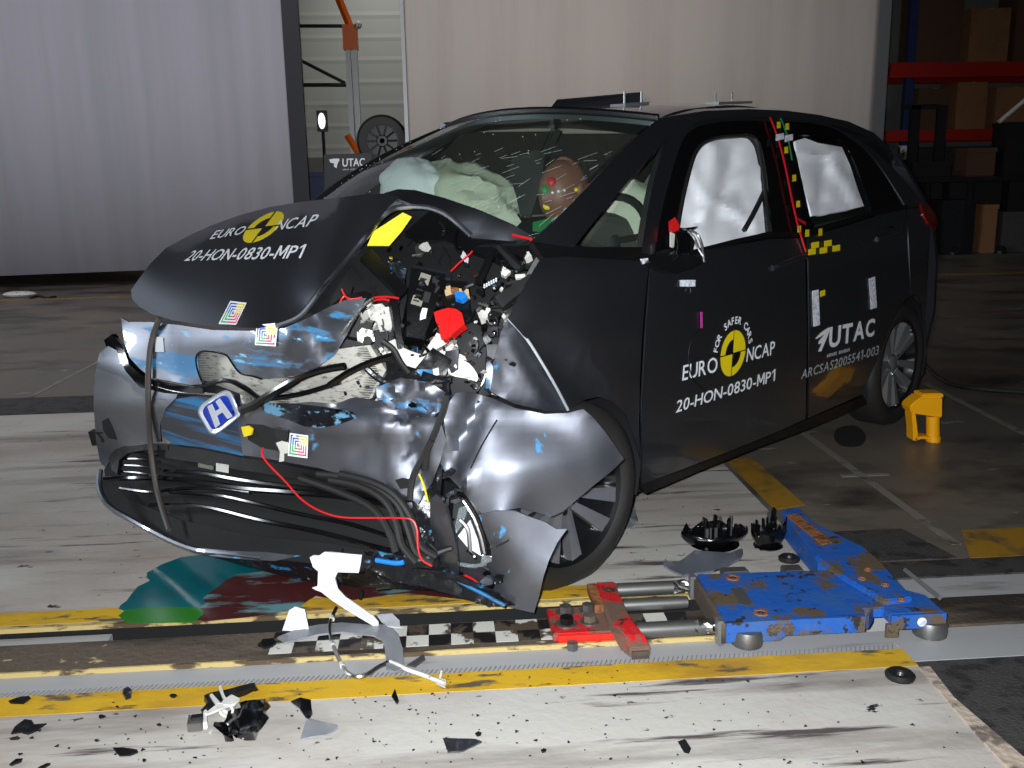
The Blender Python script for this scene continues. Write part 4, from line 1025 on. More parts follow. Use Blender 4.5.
ribbon('roof_side_rail', [(531, 241), (558, 217), (600, 174), (640, 134), (666, 115), (700, 107.5), (745, 106), (800, 116), (850, 134), (890, 165), (926, 206)],
       [(574, 247), (594, 222), (626, 184), (656, 150), (682, 130), (705, 121), (772, 120), (820, 124), (850, 137), (878, 163), (906, 207)], S, PT, car, .03, .0, 4, 3)
ribbon('quarter_pillar', [(640, 262), (647, 215), (656, 172), (668, 140), (684, 127)], [(653, 263), (661, 215), (672, 172), (684, 138), (700, 125)], S, PT, car, .03, -.002)
lab(panel('quarter_glass', [(580, 247), (641, 250), (655, 172), (664, 148), (628, 186)], S, M['windscreen'], car, 0, 14, d=-.012), 'small front quarter window')
panel('quarter_ledge', [(532, 242), (560, 243), (590, 247), (645, 247), (653, 264), (605, 260), (545, 260)], S, PB, car, .02, 12, d=-.002)
rq = lab(panel('rear_quarter_glass', [(846, 146), (872, 170), (903, 206), (875, 210), (860, 172)], S, M['side_glass'], car, 0, 10, d=-.006), 'small rear quarter window')
panel('rear_window_glass', [(798, 140), (846, 146), (860, 172), (874, 211), (812, 224)], S, M['side_glass'], car, 0, 12, d=-.09)
ba = panel('curtain_airbag', [(671, 246), (675, 222), (681, 196), (690, 165), (700, 148), (714, 139), (735, 136), (748, 138), (757, 150), (762, 175), (764, 200), (766, 232), (735, 240), (705, 249), (688, 252)], S, M['airbag'], car, .01, 5, 0, .014, 4, 7, d=-.045,
           creases=[((715, 150), (700, 235), 12, .02), ((716, 190), (762, 165), 9, .016), ((712, 205), (690, 170), 8, .014), ((716, 200), (755, 225), 8, .018), ((735, 150), (722, 195), 7, -.018), ((690, 225), (730, 215), 7, -.014)])
lab(ba, 'creased white curtain airbag filling the front side window')
strand('seat_belt', [(770, 178), (762, 196), (752, 216), (744, 230)], S, .010, M['dark_rubber'], car, 5, 2, d=-.022)
lab(panel('curtain_airbag', [(795, 141), (805, 138), (818, 143), (842, 147), (850, 165), (858, 190), (864, 206), (848, 210), (812, 216), (803, 185)], S, M['airbag'], car, .01, 5, 0, .012, 5, 2, d=-.022,
      creases=[((805, 155), (842, 152), 6, .02), ((825, 160), (820, 205), 9, -.02), ((835, 165), (856, 200), 8, .02)]), 'creased white curtain airbag in the rear side window')
# handles
for pts in ([(773, 268), (781, 264.5), (793, 260), (806, 256)], [(877, 239.5), (884, 236.5), (892, 233.5), (899, 231)]):
    h_ = mk('door_handle', B().tube(catmull([S(u, v, .02 if 0 < i < 3 else .008) for i, (u, v) in enumerate(pts)], 4), [.011] * 13, 8), PT, car, True)
    mid = pts[1:3]
    panel('handle_recess', [(pts[0][0] + 6, pts[0][1] - 9), (pts[2][0], pts[2][1] - 8), (pts[2][0] + 4, pts[2][1] - 1), (pts[1][0] - 2, pts[1][1] - 1)], S, M['gloss_black'], h_, .002, 0, 3, d=.003)
# wheels
def wheel(name, c, yaw, label=None):
    wt = bpy.data.objects.new(name, None); wt = mk(name, B().lathe([(.065, .205), (.075, .218), (.07, .222), (.02, .20), (-.08, .20)], 48).lathe([(.02, .2), (.0, .16), (.0, .001)], 40), M['rim_black'], car, True)
    wt.location = c; wt.rotation_euler = (0, 0, yaw)
    pr = [(.068, .215), (.085, .235), (.088, .262), (.07, .292), (.045, .302), (-.07, .302), (-.095, .29), (-.10, .25), (-.09, .21)]
    mk('tyre', B().lathe(pr, 64), M['rubber'], wt, True)
    mk('tread_groove', B().lathe([(.02, .3026), (.026, .3026)], 48).lathe([(-.02, .3026), (-.014, .3026)], 48).lathe([(-.05, .3026), (-.044, .3026)], 48), M['pit'], wt)
    for k in range(5):
        a = 2 * math.pi * k / 5 + R(205)
        ca, sa = math.cos(a), math.sin(a)
        def pt(r_, t, y): return (r_ * ca - t * sa, y, r_ * sa + t * ca)
        sp = B()
        for sgn in (1, -1):
            sp.add([pt(.05, sgn * .008, .045), pt(.05, sgn * .034, .04), pt(.207, sgn * .078, .066), pt(.208, sgn * .028, .068), pt(.05, sgn * .008, .015), pt(.05, sgn * .034, .012), pt(.207, sgn * .078, .03), pt(.208, sgn * .028, .03)],
                   [(0, 1, 2, 3), (4, 7, 6, 5), (0, 3, 7, 4), (1, 5, 6, 2), (2, 6, 7, 3), (0, 4, 5, 1)])
        so_ = mk('spoke', sp, M['rim_silver'], wt)
        mk('wheel_nut', B().cyl(pt(.052, 0, .03), pt(.052, 0, .05), .009, 6), M['chrome'], so_)
    mk('hub_cap', B().lathe([(.01, .055), (.04, .05), (.05, .032), (.052, .001)], 20), M['rim_silver'], wt, True)
    return wt
wf = wheel('front_wheel', K(556, 493, 1, .735), R(-5))
wr = wheel('rear_wheel', (-2.517, .725, .304), 0)
for sx, nm in ((0, 'front_wheel'), (-2.517, 'rear_wheel')):
    w2 = wf.copy(); COL.objects.link(w2); w2.name = nm; w2.location = (sx + (.02 if sx == 0 else 0), -.72, .304); w2.rotation_euler = (0, 0, math.pi)
    for ch in list(wf.children):
        c2 = ch.copy(); COL.objects.link(c2); c2.parent = w2
        for g in ch.children: g2 = g.copy(); COL.objects.link(g2); g2.parent = c2
def liner(x, y0, y1, r_, zc, m, a0=-.35, a1=math.pi + .35):
    o = mk('wheel_arch_liner', B().lathe([(y0, r_ * .3), (y0, r_), (y1, r_)], 30, (x, 0, zc), a0=a0, a1=a1), M[m], car, True)
    return o
liner(wf.location.x, .42, .80, .355, .32, 'trim_dark', math.pi * .62, math.pi + .35)
liner(-2.517, .42, .79, .34, .31, 'trim_dark')

# ---- crumpled front: hood, nose, bumper
HD = TPS([(132, 298, 0, .60), (165, 320, 0, .65), (215, 328, 0, .665), (265, 329, 0, .65), (300, 316, 0, .575),
          (147, 266, 0, .52), (180, 285, 0, .57), (222, 300, 0, .60), (275, 300, 0, .57), (322, 285, 0, .50),
          (166, 246, 0, .42), (205, 255, 0, .46), (250, 262, 0, .47), (300, 258, 0, .44), (345, 256, 0, .40),
          (210, 224, 0, .30), (245, 230, 0, .33), (285, 232, 0, .34), (325, 230, 0, .33), (368, 226, 0, .31),
          (280, 204, 0, .16), (315, 200, 0, .18), (340, 198, 0, .19), (370, 197, 0, .21), (398, 201, 0, .22)])
hood = panel('hood', [(131, 290), (132, 299), (140, 307), (152, 314), (172, 320), (197, 324), (225, 327), (255, 328), (276, 326), (293, 320), (304, 312), (316, 297), (330, 279), (345, 262), (358, 246), (368, 234), (376, 222), (386, 209), (399, 197), (384, 193.5), (360, 195), (330, 198.5), (300, 202), (270, 207), (240, 215), (212, 225), (188, 236), (166, 248), (150, 264), (138, 280)],
             HD, PT, car, .002, 7, 0, creases=[((310, 205), (276, 322), 34, -.022), ((345, 205), (318, 290), 22, .018), ((165, 248), (240, 222), 16, .008)])
lab(hood, 'buckled hood with round yellow and white crash test lettering')
mk('hood_edge_fold', B().tube(catmull([HD(u, v, .002) for u, v in ((276, 326), (293, 320), (304, 312), (316, 297), (330, 279), (345, 262), (358, 246), (368, 234))] + [K(378, 221, 0, .27), K(388, 212, 0, .24), K(398, 207.5, 0, .21), K(415, 206.5, 0, .17), K(430, 208, 0, .14), K(445, 214, 0, .11), K(458, 224, 0, .08), K(471, 236, 0, .06)], 4), .009, 8), PT, hood, True)
RH = TPS([(385, 190, 0, .18), (415, 190, 0, .12), (445, 198, 0, .06), (480, 210, 0, .0), (512, 224, 0, -.04), (536, 238, 0, -.08), (471, 236, 0, .05), (430, 206, 0, .13), (398, 199, 0, .21)])
panel('hood_rear_half', [(384, 193), (398, 189), (415, 190), (445, 198), (480, 210), (512, 224), (536, 238), (510, 241), (472, 238), (455, 222), (432, 206), (412, 204), (398, 199)], RH, PT, car, .01, 10, creases=[((420, 195), (500, 230), 12, .01)])
ND = [(97, 360, 1, -.72), (100, 400, 1, -.75), (122, 330, 1, -.66), (122, 318, 1, -.655), (135, 440, 1, -.66), (100, 500, 1, -.73), (160, 350, 0, .64), (160, 410, 0, .68), (160, 520, 0, .68),
      (222, 412, 0, .65), (215, 328, 0, .63), (200, 550, 0, .72), (300, 328, 0, .60), (300, 440, 0, .60), (290, 560, 0, .62), (360, 300, 0, .49), (380, 440, 0, .50), (400, 560, 0, .52), (440, 420, 0, .42), (440, 480, 0, .42), (450, 575, 0, .42)]
NS = TPS(ND)
nose = panel('nose_panel', [(121, 317), (128, 322), (150, 322), (178, 325), (212, 330), (255, 331), (284, 328), (306, 319), (325, 309), (345, 300), (366, 298), (356, 318), (345, 337), (334, 355), (318, 367), (300, 374), (280, 378), (262, 379), (252, 376), (240, 373), (232, 363), (226, 355), (212, 351.5), (200, 351.5), (196, 358), (198, 372), (203, 384), (190, 385), (170, 381), (152, 378), (140, 369), (130, 358), (124, 342)],
             NS, M['paint_scuff'], car, .005, 7, 0, .003, 5, 2, d=.015, creases=[((125, 345), (340, 338), 26, .017), ((310, 322), (330, 360), 12, -.02), ((166, 325), (180, 380), 6, -.012), ((250, 332), (254, 372), 6, .008), ((290, 325), (285, 375), 8, .012)])
lab(nose, 'grey nose panel smeared with blue paint, with the badge opening')
panel('lamp_stub', [(104, 340), (112, 334), (122, 345), (134, 360), (150, 372), (152, 382), (138, 376), (122, 362), (108, 352)], NS, M['gloss_black'], car, .02, 8, 0, .012, 14, 5, d=-.02)
bl = panel('bumper_corner_skin', [(97, 362), (100, 352), (108, 346), (120, 352), (132, 366), (144, 377), (158, 384), (180, 388), (176, 398), (166, 408), (160, 425), (161, 442), (140, 445), (122, 447), (112, 455), (106, 468), (100, 462), (96, 440), (93.5, 405), (94.5, 378)],
      NS, PT, car, .005, 7, 0, .003, 4, 3, creases=[((96, 402), (165, 405), 18, .022)])
lab(bl, 'smooth grey bumper corner on the passenger side')
panel('bumper_slot', [(102, 421), (108, 418), (114, 432), (116, 440), (108, 438), (103, 430)], NS, M['pit'], bl, .003, 0, d=.004)
t_ = panel('broken_bracket', [(88, 432), (103, 432), (105, 444), (92, 446)], NS, PB, car, .03, 5, 0, d=.0)
lab(panel('plate_holder', [(163, 409), (176, 399), (196, 396), (222, 398), (238, 412), (243, 432), (243, 456), (225, 452), (200, 447), (172, 444), (161, 434)], NS, M['plate_scuff'], car, .02, 7, 0, .003, 10, 4, d=.004), 'number plate holder rubbed with blue paint')
bm_ = panel('bumper_skin', [(236, 412), (262, 408), (285, 404), (310, 402), (335, 404), (356, 398), (376, 402), (398, 398), (420, 404), (440, 420), (446, 440), (440, 462), (431, 484), (418, 504), (400, 492), (382, 482), (362, 476), (340, 474), (318, 468), (296, 464), (270, 459), (243, 455)],
            NS, M['paint_scuff_light'], car, .005, 7, 0, .007, 4, 9, d=.012, creases=[((300, 425), (405, 430), 20, .022), ((340, 405), (440, 418), 8, -.03), ((405, 410), (425, 490), 9, -.03), ((380, 405), (395, 480), 8, .014)])
lab(bm_, 'crumpled lower bumper skin at the centre, scuffed with blue')
panel('bumper_hole', [(395, 480), (402, 478), (414, 480), (410, 488), (400, 489)], NS, M['pit'], bm_, .004, 0, d=.02)
panel('torn_skin', [(375, 388), (400, 378), (428, 382), (445, 392), (446, 408), (432, 416), (410, 408), (392, 410), (378, 402)], NS, M['paint_scuff'], car, .005, 6, 0, .02, 9, 15, d=.01)
zq = lambda pts: [(80 + x / 2.695, 290 + y / 2.695) for x, y in pts]
panel('gap_shadow_strip', zq([(95, 150), (118, 160), (132, 200), (165, 230), (228, 256), (330, 264), (332, 282), (228, 278), (160, 262), (122, 218), (104, 180)]), NS, M['gloss_black'], car, .012, 6, 0, .002, 6, 2, d=.012)
lab(panel('scratched_edge', zq([(470, 300), (520, 306), (580, 306), (660, 315), (735, 328), (745, 345), (700, 362), (650, 372), (605, 368), (560, 350), (500, 330)]), PS[bm_.name], M['smear'], car, .002, 5, 0, .003, 16, 3, d=.004), 'bumper edge scratched down to pale blue')
mk('opening_rim', B().tube(catmull([PS[nose.name](u, v, .001) for u, v in ((203, 384), (198, 372), (196, 358), (200, 352), (212, 351.5), (226, 355), (232, 363), (240, 373), (252, 376), (262, 379))], 4), .0028, 6), M['gloss_black'], nose, True)
panel('torn_flap', zq([(520, 372), (560, 378), (562, 395), (556, 410), (530, 402)]), PS[bm_.name], M['gloss_black'], car, .002, 0, 0, 0, 1, 1, d=.008)
# radiator behind the openings
rad = lab(panel('radiator', [(188, 352), (240, 350), (270, 372), (330, 350), (370, 345), (386, 370), (372, 398), (330, 410), (260, 410), (200, 400), (190, 380)], NS, M['radiator'], car, .03, 10, d=-.07), 'bare metal radiator fins')
b_ = B()
for i in range(34):
    v = 352 + i * 1.7; u0, u1 = 196 + (i > 12) * 4, 380 - abs(i - 16) * .8
    b_.tube([NS(u0, v, -.066), NS((u0 + u1) / 2, v, -.066), NS(u1, v - 4, -.066)], .0016, 3)
mk('radiator_fins', b_, M['steel_dull'], rad)['kind'] = 'stuff'
for k, pts in enumerate(([(196, 388), (225, 380), (245, 388), (262, 398), (300, 394), (340, 382)], [(330, 385), (350, 372), (372, 362), (392, 356)], [(150, 384), (175, 391), (205, 394), (232, 396)])):
    strand('grille_bar', pts, NS, [.008, .011, .007][k], M['gloss_black'], car, 6, 4, d=.0)
strand('crushed_fin_pack', [(300, 392), (322, 384), (345, 378), (362, 370)], NS, .014, M['radiator'], car, 6, 4, d=-.03)
strand('grille_strip', [(150, 378), (172, 383), (200, 388)], NS, .003, M['alu'], car, 4, 3, d=-.01)
strand('grille_strip', [(152, 384), (175, 390), (205, 393)], NS, .003, M['alu'], car, 4, 3, d=-.005)
panel('grille_backing', [(140, 372), (200, 380), (236, 394), (250, 408), (225, 402), (180, 396), (150, 390)], NS, M['trim_dark'], car, .01, 10, d=-.03)
panel('front_carrier', [(330, 395), (390, 360), (450, 380), (445, 440), (440, 500), (460, 560), (480, 600), (420, 580), (400, 520), (380, 470)], NS, M['crumple'], car, .02, 8, 0, .03, 9, 12, d=-.09)
# lower grille and lip
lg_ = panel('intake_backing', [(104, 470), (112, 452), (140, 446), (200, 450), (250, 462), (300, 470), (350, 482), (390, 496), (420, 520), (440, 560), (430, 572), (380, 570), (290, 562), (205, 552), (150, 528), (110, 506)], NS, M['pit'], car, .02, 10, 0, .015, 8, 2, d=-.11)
panel('intake_ledge', [(166, 445), (200, 449), (240, 457), (275, 463), (330, 474), (370, 486), (372, 492), (330, 485), (290, 478), (240, 470), (200, 463), (165, 458)], NS, M['black_plastic'], car, .03, 8, 0, .003, 8, 3, d=.0)
panel('intake_edge', [(112, 470), (108, 458), (114, 450), (124, 446), (150, 445), (168, 446), (168, 450), (145, 450), (128, 453), (119, 460), (117, 474)], NS, PB, car, .02, 8, d=.004)
for pts, r_, m_ in (([(104, 479), (135, 478), (165, 478), (200, 482), (240, 488), (290, 492), (340, 496), (385, 505)], .009, 'gloss_black'),
                    ([(165, 471), (200, 473), (240, 480), (300, 488), (350, 492), (390, 500)], .008, 'gloss_black'),
                    ([(120, 488), (150, 492), (175, 489), (215, 488), (250, 492)], .006, 'gloss_black'),
                    ([(170, 492), (215, 495), (250, 502), (300, 514), (350, 524), (400, 540)], .006, 'gloss_black'),
                    ([(150, 505), (200, 506), (260, 520), (320, 532), (380, 548), (430, 560)], .007, 'gloss_black'),
                    ([(116, 453), (140, 452), (158, 455)], .004, 'gloss_black'), ([(118, 459), (140, 459), (160, 462)], .004, 'gloss_black'),
                    ([(117, 465), (140, 466), (160, 469)], .004, 'gloss_black'), ([(117, 471), (140, 473), (160, 476)], .004, 'gloss_black')):
    strand('grille_slat', pts, NS, r_, M[m_], car, 6, 4, d=-.02)
lip = strand('lower_lip', [(100, 470), (99, 485), (103, 498), (113, 509), (132, 520), (150, 530), (176, 543), (200, 551), (228, 554), (262, 558)], NS, .011, M['paint'], car, 8, 4, d=.0)
lab(lip, 'bluish grey lower lip of the bumper')
panel('lip_flap', [(200, 548), (230, 551), (265, 552), (300, 556), (275, 561), (240, 559), (210, 556)], NS, M['paint_scuff_light'], car, .006, 8, 0, .004, 6, 4, d=.012)
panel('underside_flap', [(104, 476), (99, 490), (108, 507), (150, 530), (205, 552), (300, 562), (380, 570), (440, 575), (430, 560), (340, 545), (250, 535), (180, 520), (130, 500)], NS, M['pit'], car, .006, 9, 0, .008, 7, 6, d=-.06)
panel('underside_flap', [(210, 556), (290, 560), (380, 566), (450, 572), (500, 595), (515, 606), (480, 600), (430, 590), (370, 588), (300, 580), (250, 568)], TPS([(210, 556, 0, .64), (290, 562, 0, .58), (380, 572, 0, .50), (450, 580, 0, .43), (515, 606, 0, .34)]), M['crumple'], car, .006, 8, 0, .014, 8, 8)
M['lip_film'] = mat('dark liner plastic', C(30, 31, 35), .3, bump=.5, bscale=30)
lab(panel('small_label', [(216, 463), (228, 465), (228, 473), (216, 471)], NS, M['dirty_white'], car, .002, 0, d=.004), 'small pale label')
lab(panel('small_label', [(198, 463), (214, 466), (213, 470), (198, 467)], NS, M['alu'], car, .002, 0, d=.002), 'shiny torn foil')
# hanging rubber strap
lab(strand('rubber_strap', [(160, 318), (153, 335), (149, 360), (148, 400), (150, 440), (155, 480), (161, 505), (169, 530)], NS, .0095, M['strap'], car, 8, 5, d=.045), 'grey brown rubber strap hanging over the bumper')
panel('strap_clip', [(154, 336), (163, 338), (164, 352), (155, 352)], NS, M['galv'], car, .012, 0, d=.035)
# badge
q6 = Z(100, 380, 6.4)
ES = TPS([(200, 400, 0, .70), (240, 400, 0, .66), (200, 435, 0, .70), (240, 435, 0, .66)])
fo = catmull(q6([(628, 190), (655, 150), (710, 112), (765, 78), (805, 66), (838, 82), (862, 130), (892, 208), (893, 232), (860, 262), (800, 310), (745, 346), (710, 348), (688, 325), (655, 268), (630, 222)]), 3, True)
ce = np.mean(fo, 0); fi = [ce + (np.asarray(p) - ce) * .76 for p in fo]
bg = mk('badge', B().prism([ES(*(ce + (np.asarray(p) - ce) * .98), .0) for p in fo], list(-(RC.T @ CF) * -.02)), M['blue_enamel'], car)
n = len(fo); rows = [[ES(*p, d_) for p in list(a) + [a[0]]] for a, d_ in ((fo, -.022), (fo, .004), ([ce + (np.asarray(p) - ce) * .92 for p in fo], .012), (fi, .004), (fi, -.004))]
lab(mk('badge_frame', B().grid(rows), M['badge_chrome'], bg, True), 'chrome badge surround')
hf = homog(q6([(716, 340), (884, 226), (803, 76), (636, 186)]))
H_ = [(.17, .08), (.36, .10), (.40, .42), (.60, .42), (.64, .10), (.83, .08), (.74, .92), (.56, .90), (.58, .60), (.42, .60), (.44, .90), (.26, .92)]
lab(mk('badge_emblem', B().prism([ES(*hf(*p), .0) for p in H_], ES(222, 415, .013) - ES(222, 415, .0)), M['badge_chrome'], bg, bevel=.0012), 'chrome letter H emblem')
lab(bg, 'chrome badge with a letter H on blue')
strand('badge_arm', [(226, 414), (252, 406), (275, 392), (300, 378), (322, 370), (345, 366)], NS, [.015] * 4 + [.014] * 5 + [.010] * 7, M['gloss_black'], car, 8, 3, d=.02)
panel('badge_bracket', [(240, 392), (252, 396), (258, 406), (246, 418), (240, 408)], NS, M['alu'], car, .02, 6, 0, .004, 10, 2, d=.02)
panel('yellow_tab', [(241, 427), (248, 426), (252, 429), (251, 435), (244, 437), (242, 431)], NS, M['yellow_print'], car, .006, 0, d=.03)
panel('bumper_recess', [(246, 424), (262, 425), (280, 432), (286, 440), (284, 452), (262, 448), (248, 440)], PS[bm_.name], M['pit'], bm_, .002, 4, d=.003)
panel('torn_sticker', [(276, 443), (284, 440), (292, 445), (291, 452), (284, 454), (284, 461), (279, 462), (280, 452)], PS[bm_.name], M['dirty_white'], bm_, .001, 4, 0, d=.005)
target([(287.6, 455.7), (307.4, 458.3), (308.3, 435.5), (289.8, 432.8)], PS[bm_.name], bm_, .006)
target([(254.7, 345), (275.8, 346.5), (278, 322.7), (256.4, 325)], PS[nose.name], nose, .006)
target([(218.4, 324), (236, 324.8), (246.7, 302.7), (230.2, 300.9)], PS[hood.name], hood, .004)
# driver corner: big bumper piece, lower piece
CS = TPS([(450, 400, 0, .36), (455, 470, 0, .37), (500, 400, 1, .79), (545, 405, 1, .875), (582, 408, 1, .95), (605, 430, 1, 1.0), (624, 458, 1, 1.03), (575, 500, 1, .97), (545, 516, 1, .925), (500, 515, 1, .87), (480, 512, 0, .35), (500, 460, 1, .85), (540, 455, 1, .915)])
cp = panel('bumper_side_skin', [(449, 402), (456, 393), (470, 392), (492, 398), (515, 408), (545, 414), (568, 413), (583, 409), (593, 417), (606, 433), (616, 447), (624, 459), (612, 471), (598, 482), (580, 497), (562, 512), (551, 517), (535, 512), (520, 508), (500, 511), (482, 514), (470, 500), (458, 486), (446, 474), (440, 462), (446, 440), (444, 420)],
           CS, M['paint_scuff_light'], car, .006, 8, 0, .003, 4, 3, creases=[((478, 400), (452, 465), 14, -.03), ((500, 410), (470, 480), 16, .008), ((446, 430), (470, 490), 8, .018), ((470, 478), (590, 462), 30, .010), ((450, 402), (585, 418), 12, .010)])
lab(cp, 'large bright grey bumper side piece scuffed with blue')
strand('skin_tear', [(497, 420), (482, 445), (470, 470), (461, 490)], CS, .003, M['pit'], cp, 4, 3, d=.016)
LS = TPS([(478, 515, 0, .37), (520, 512, 1, .94), (566, 530, 1, 1.05), (550, 565, 1, 1.02), (533, 612, 1, .97), (500, 602, 1, .89), (462, 585, 0, .36), (465, 550, 0, .36)])
lp_ = panel('bumper_lower_skin', [(479, 515), (495, 511), (515, 511), (530, 517), (545, 522), (556, 529), (567, 529), (557, 543), (549, 560), (543, 578), (539, 596), (534, 613), (520, 610), (500, 604), (480, 592), (462, 584), (460, 568), (474, 565), (492, 562), (490, 545), (484, 530)], LS, M['paint_scuff_light'], car, .006, 8, 0, .003, 4, 6, creases=[((490, 520), (545, 590), 30, .01)])
lab(lp_, 'torn grey lower corner of the bumper touching the floor')
# fog lamp recess and blade
fg = panel('lamp_recess', [(455, 488), (470, 492), (482, 514), (492, 545), (494, 564), (470, 568), (456, 565), (448, 530), (446, 500)], CS, M['trim_dark'], car, .01, 7, 0, .01, 8, 2, d=-.05)
for pts, r_, m_ in (([(457, 494), (468, 497), (478, 512), (486, 532), (490, 552), (488, 562)], .008, 'gloss_black'), ([(463, 500), (474, 518), (482, 540), (485, 556)], .005, 'steel'), ([(460, 564), (475, 566), (488, 562)], .006, 'glass_shard'), ([(452, 496), (450, 520), (454, 545)], .007, 'gloss_black'), ([(460, 520), (468, 530), (470, 552)], .006, 'steel_dull')):
    strand('lamp_trim', pts, CS, r_, M[m_], car, 6, 3, d=-.01)
lab(panel('lens_shard', [(459, 508), (467, 505), (466, 516), (461, 527), (456, 534), (455, 526)], CS, M['glass_shard'], car, .006, 5, 0, .008, 14, 2, d=-.01), 'clear broken lens piece')
lab(panel('lens_shard', [(470, 520), (478, 540), (481, 556), (468, 548), (458, 536)], CS, M['white_plastic'], car, .004, 5, 0, .008, 14, 4, d=-.02), 'pale reflector piece')
panel('lens_shard', [(482, 555), (492, 556), (493, 565), (480, 567)], CS, M['glass_shard'], car, .012, 5, 0, .006, 14, 8, d=0)
bs = TPS([(432, 495, 0, .42), (455, 520, 0, .40), (456, 588, 0, .40), (436, 545, 0, .42)])
lab(panel('splitter_blade', [(430, 500), (436, 494), (442, 499), (449, 518), (455, 540), (458, 565), (457, 588), (450, 580), (443, 566), (436, 548), (430, 525)], bs, M['paint'], car, .012, 7, 0, .006, 6, 3, d=.03), 'dark grey plastic blade standing upright')
panel('lower_guard', [(376, 548), (400, 552), (425, 548), (440, 560), (455, 580), (478, 590), (500, 600), (512, 606), (490, 606), (460, 598), (430, 588), (395, 582), (370, 570)], TPS([(376, 548, 0, .53), (440, 560, 0, .44), (512, 606, 0, .34), (370, 570, 0, .53), (430, 588, 0, .45)]), M['crumple'], car, .01, 6, 0, .02, 10, 3, d=.01)
strand('blue_scuffed_rib', [(376, 560), (395, 563), (404, 562)], NS, .007, M['blue_plastic'], car, 6, 3, d=.02)
strand('guard_rib', [(420, 566), (440, 572), (460, 582), (485, 595), (505, 606)], bs, .006, M['plate_scuff'], car, 6, 3, d=.03)
# hoses
for i, pts in enumerate(([(318, 474), (350, 478), (378, 488), (398, 505), (408, 530), (416, 552), (432, 562)], [(330, 480), (360, 486), (384, 500), (396, 522), (402, 545), (416, 562)], [(340, 474), (372, 482), (396, 496), (412, 520), (420, 545), (436, 556)], [(300, 478), (340, 492), (372, 508), (388, 530), (396, 552)],
                         [(424, 470), (428, 450), (436, 430), (444, 408), (447, 395)], [(410, 500), (412, 480), (420, 462), (432, 440)], [(404, 555), (420, 560), (440, 552), (452, 548)])):
    strand('hose', pts, NS, .011 if i < 4 else .009, M['dark_rubber'], car, 8, 4, d=.01 + .006 * (i % 3))
# wires
lab(strand('red_wire', [(263, 448), (262, 455), (270, 466), (284, 480), (300, 498), (318, 510), (340, 517), (370, 518), (400, 518), (412, 520), (417, 530), (418, 548), (422, 560), (432, 566)], NS, .0028, M['red_wire'], car, 6, 4, d=.05), 'long red wire drooping across the bumper')
lab(strand('red_wire', [(462, 574), (474, 580), (484, 590), (494, 600), (505, 607)], LS, .003, M['red_wire'], car, 6, 4, d=.02), 'short red wire under the lower corner')
strand('two_colour_wire', [(419, 474), (424, 486), (428, 502)], NS, .0025, M['yellow_print'], car, 5, 3, d=.05)

# ---- engine bay
BS = TPS([(355, 300, 0, .44), (400, 230, 0, .12), (440, 250, 0, .10), (520, 250, 1, .66), (505, 320, 1, .72), (440, 430, 0, .36), (420, 330, 0, .30), (340, 400, 0, .50), (495, 390, 1, .74), (380, 260, 0, .28), (470, 330, 0, .22)])
panel('bay_backing', [(330, 300), (350, 268), (372, 232), (390, 212), (412, 206), (432, 208), (470, 238), (545, 250), (530, 280), (508, 318), (500, 390), (455, 410), (430, 440), (370, 400), (330, 380)], BS, M['trim_dark'], car, .01, 12, 0, .02, 6, 3, d=-.10)
panel('cowl_panel', [(430, 210), (455, 220), (473, 238), (530, 240), (548, 258), (530, 270), (500, 262), (470, 250), (445, 240), (420, 240), (405, 232)], BS, PB, car, .02, 9, 0, .006, 8, 1, d=-.04)
qb_ = Z(320, 260, 5.4875); qz = Z(440, 260, 5.4875); qy = Z(300, 180, 6.4); qw = Z(400, 180, 6.4)
def bay(name, px, m, d=0., th=.02, dent=.003, seed=1, step=6, surf=None, label=None):
    o = panel(name, px, surf or BS, M[m], car, th, step, 0, dent, 12, seed, d=d)
    if label: o['label'] = label
    return o
bat = bay('battery', qb_([(500, 40), (690, 78), (640, 250), (565, 435), (475, 420), (478, 260)]), 'black_plastic', .03, .09, .001, label='black battery case tilted in the crushed bay')
bay('battery_top', qb_([(500, 40), (520, 28), (710, 66), (690, 78)]), 'black_panel', .02, .09, .0)
def onbat(nm, px, m, label=None):
    o = panel(nm, qb_(px), BS, M[m], bat, .001, 0, d=.034)
    if label: o['label'] = label
M['label_grey'] = mat('grey printed label', C(150, 146, 134), .5)
onbat('battery_label', [(555, 68), (610, 85), (555, 255), (497, 238)], 'label_grey')
M['label_dark'] = mat('dark printed label', C(52, 52, 52), .5)
onbat('battery_label', [(575, 170), (610, 180), (595, 235), (560, 225)], 'label_dark')
onbat('battery_label', [(620, 90), (660, 98), (645, 130), (615, 122)], 'label_dark')
onbat('warning_tag', [(562, 262), (590, 266), (580, 320), (548, 330), (550, 300)], 'white_print')
for i in range(5):                                  # small print lines, not legible in the photo
    y = 95 + i * 30; x = 552 - i * 10
    panel('print_line', qb_([(x, y), (x + 34, y + 9), (x + 31, y + 17), (x - 3, y + 8)]), BS, M['label_dark'], bat, 0, 0, d=.0365)
bay('support_plate', qy([(385, 500), (460, 440), (690, 690), (645, 745)]), 'black_plastic', .07, .02, .0)
bay('support_bar', qb_([(385, 200), (425, 205), (450, 420), (462, 470), (430, 485), (412, 400)]), 'black_plastic', .06, .02, .0)
bay('support_plate', qy([(310, 500), (390, 480), (640, 780), (560, 790)]), 'trim_dark', .05, .02, .002)
lab(bay('terminal_cap', qb_([(625, 288), (640, 280), (700, 262), (745, 268), (778, 290), (793, 350), (750, 385), (700, 432), (662, 430), (650, 348), (636, 340)]), 'red_plastic', .06, .035, .003, 4), 'red plastic terminal cap')
panel('cap_rib', qb_([(700, 262), (712, 290), (700, 432), (690, 430), (694, 300)]), BS, M['red_plastic'], car, .004, 0, d=.068)
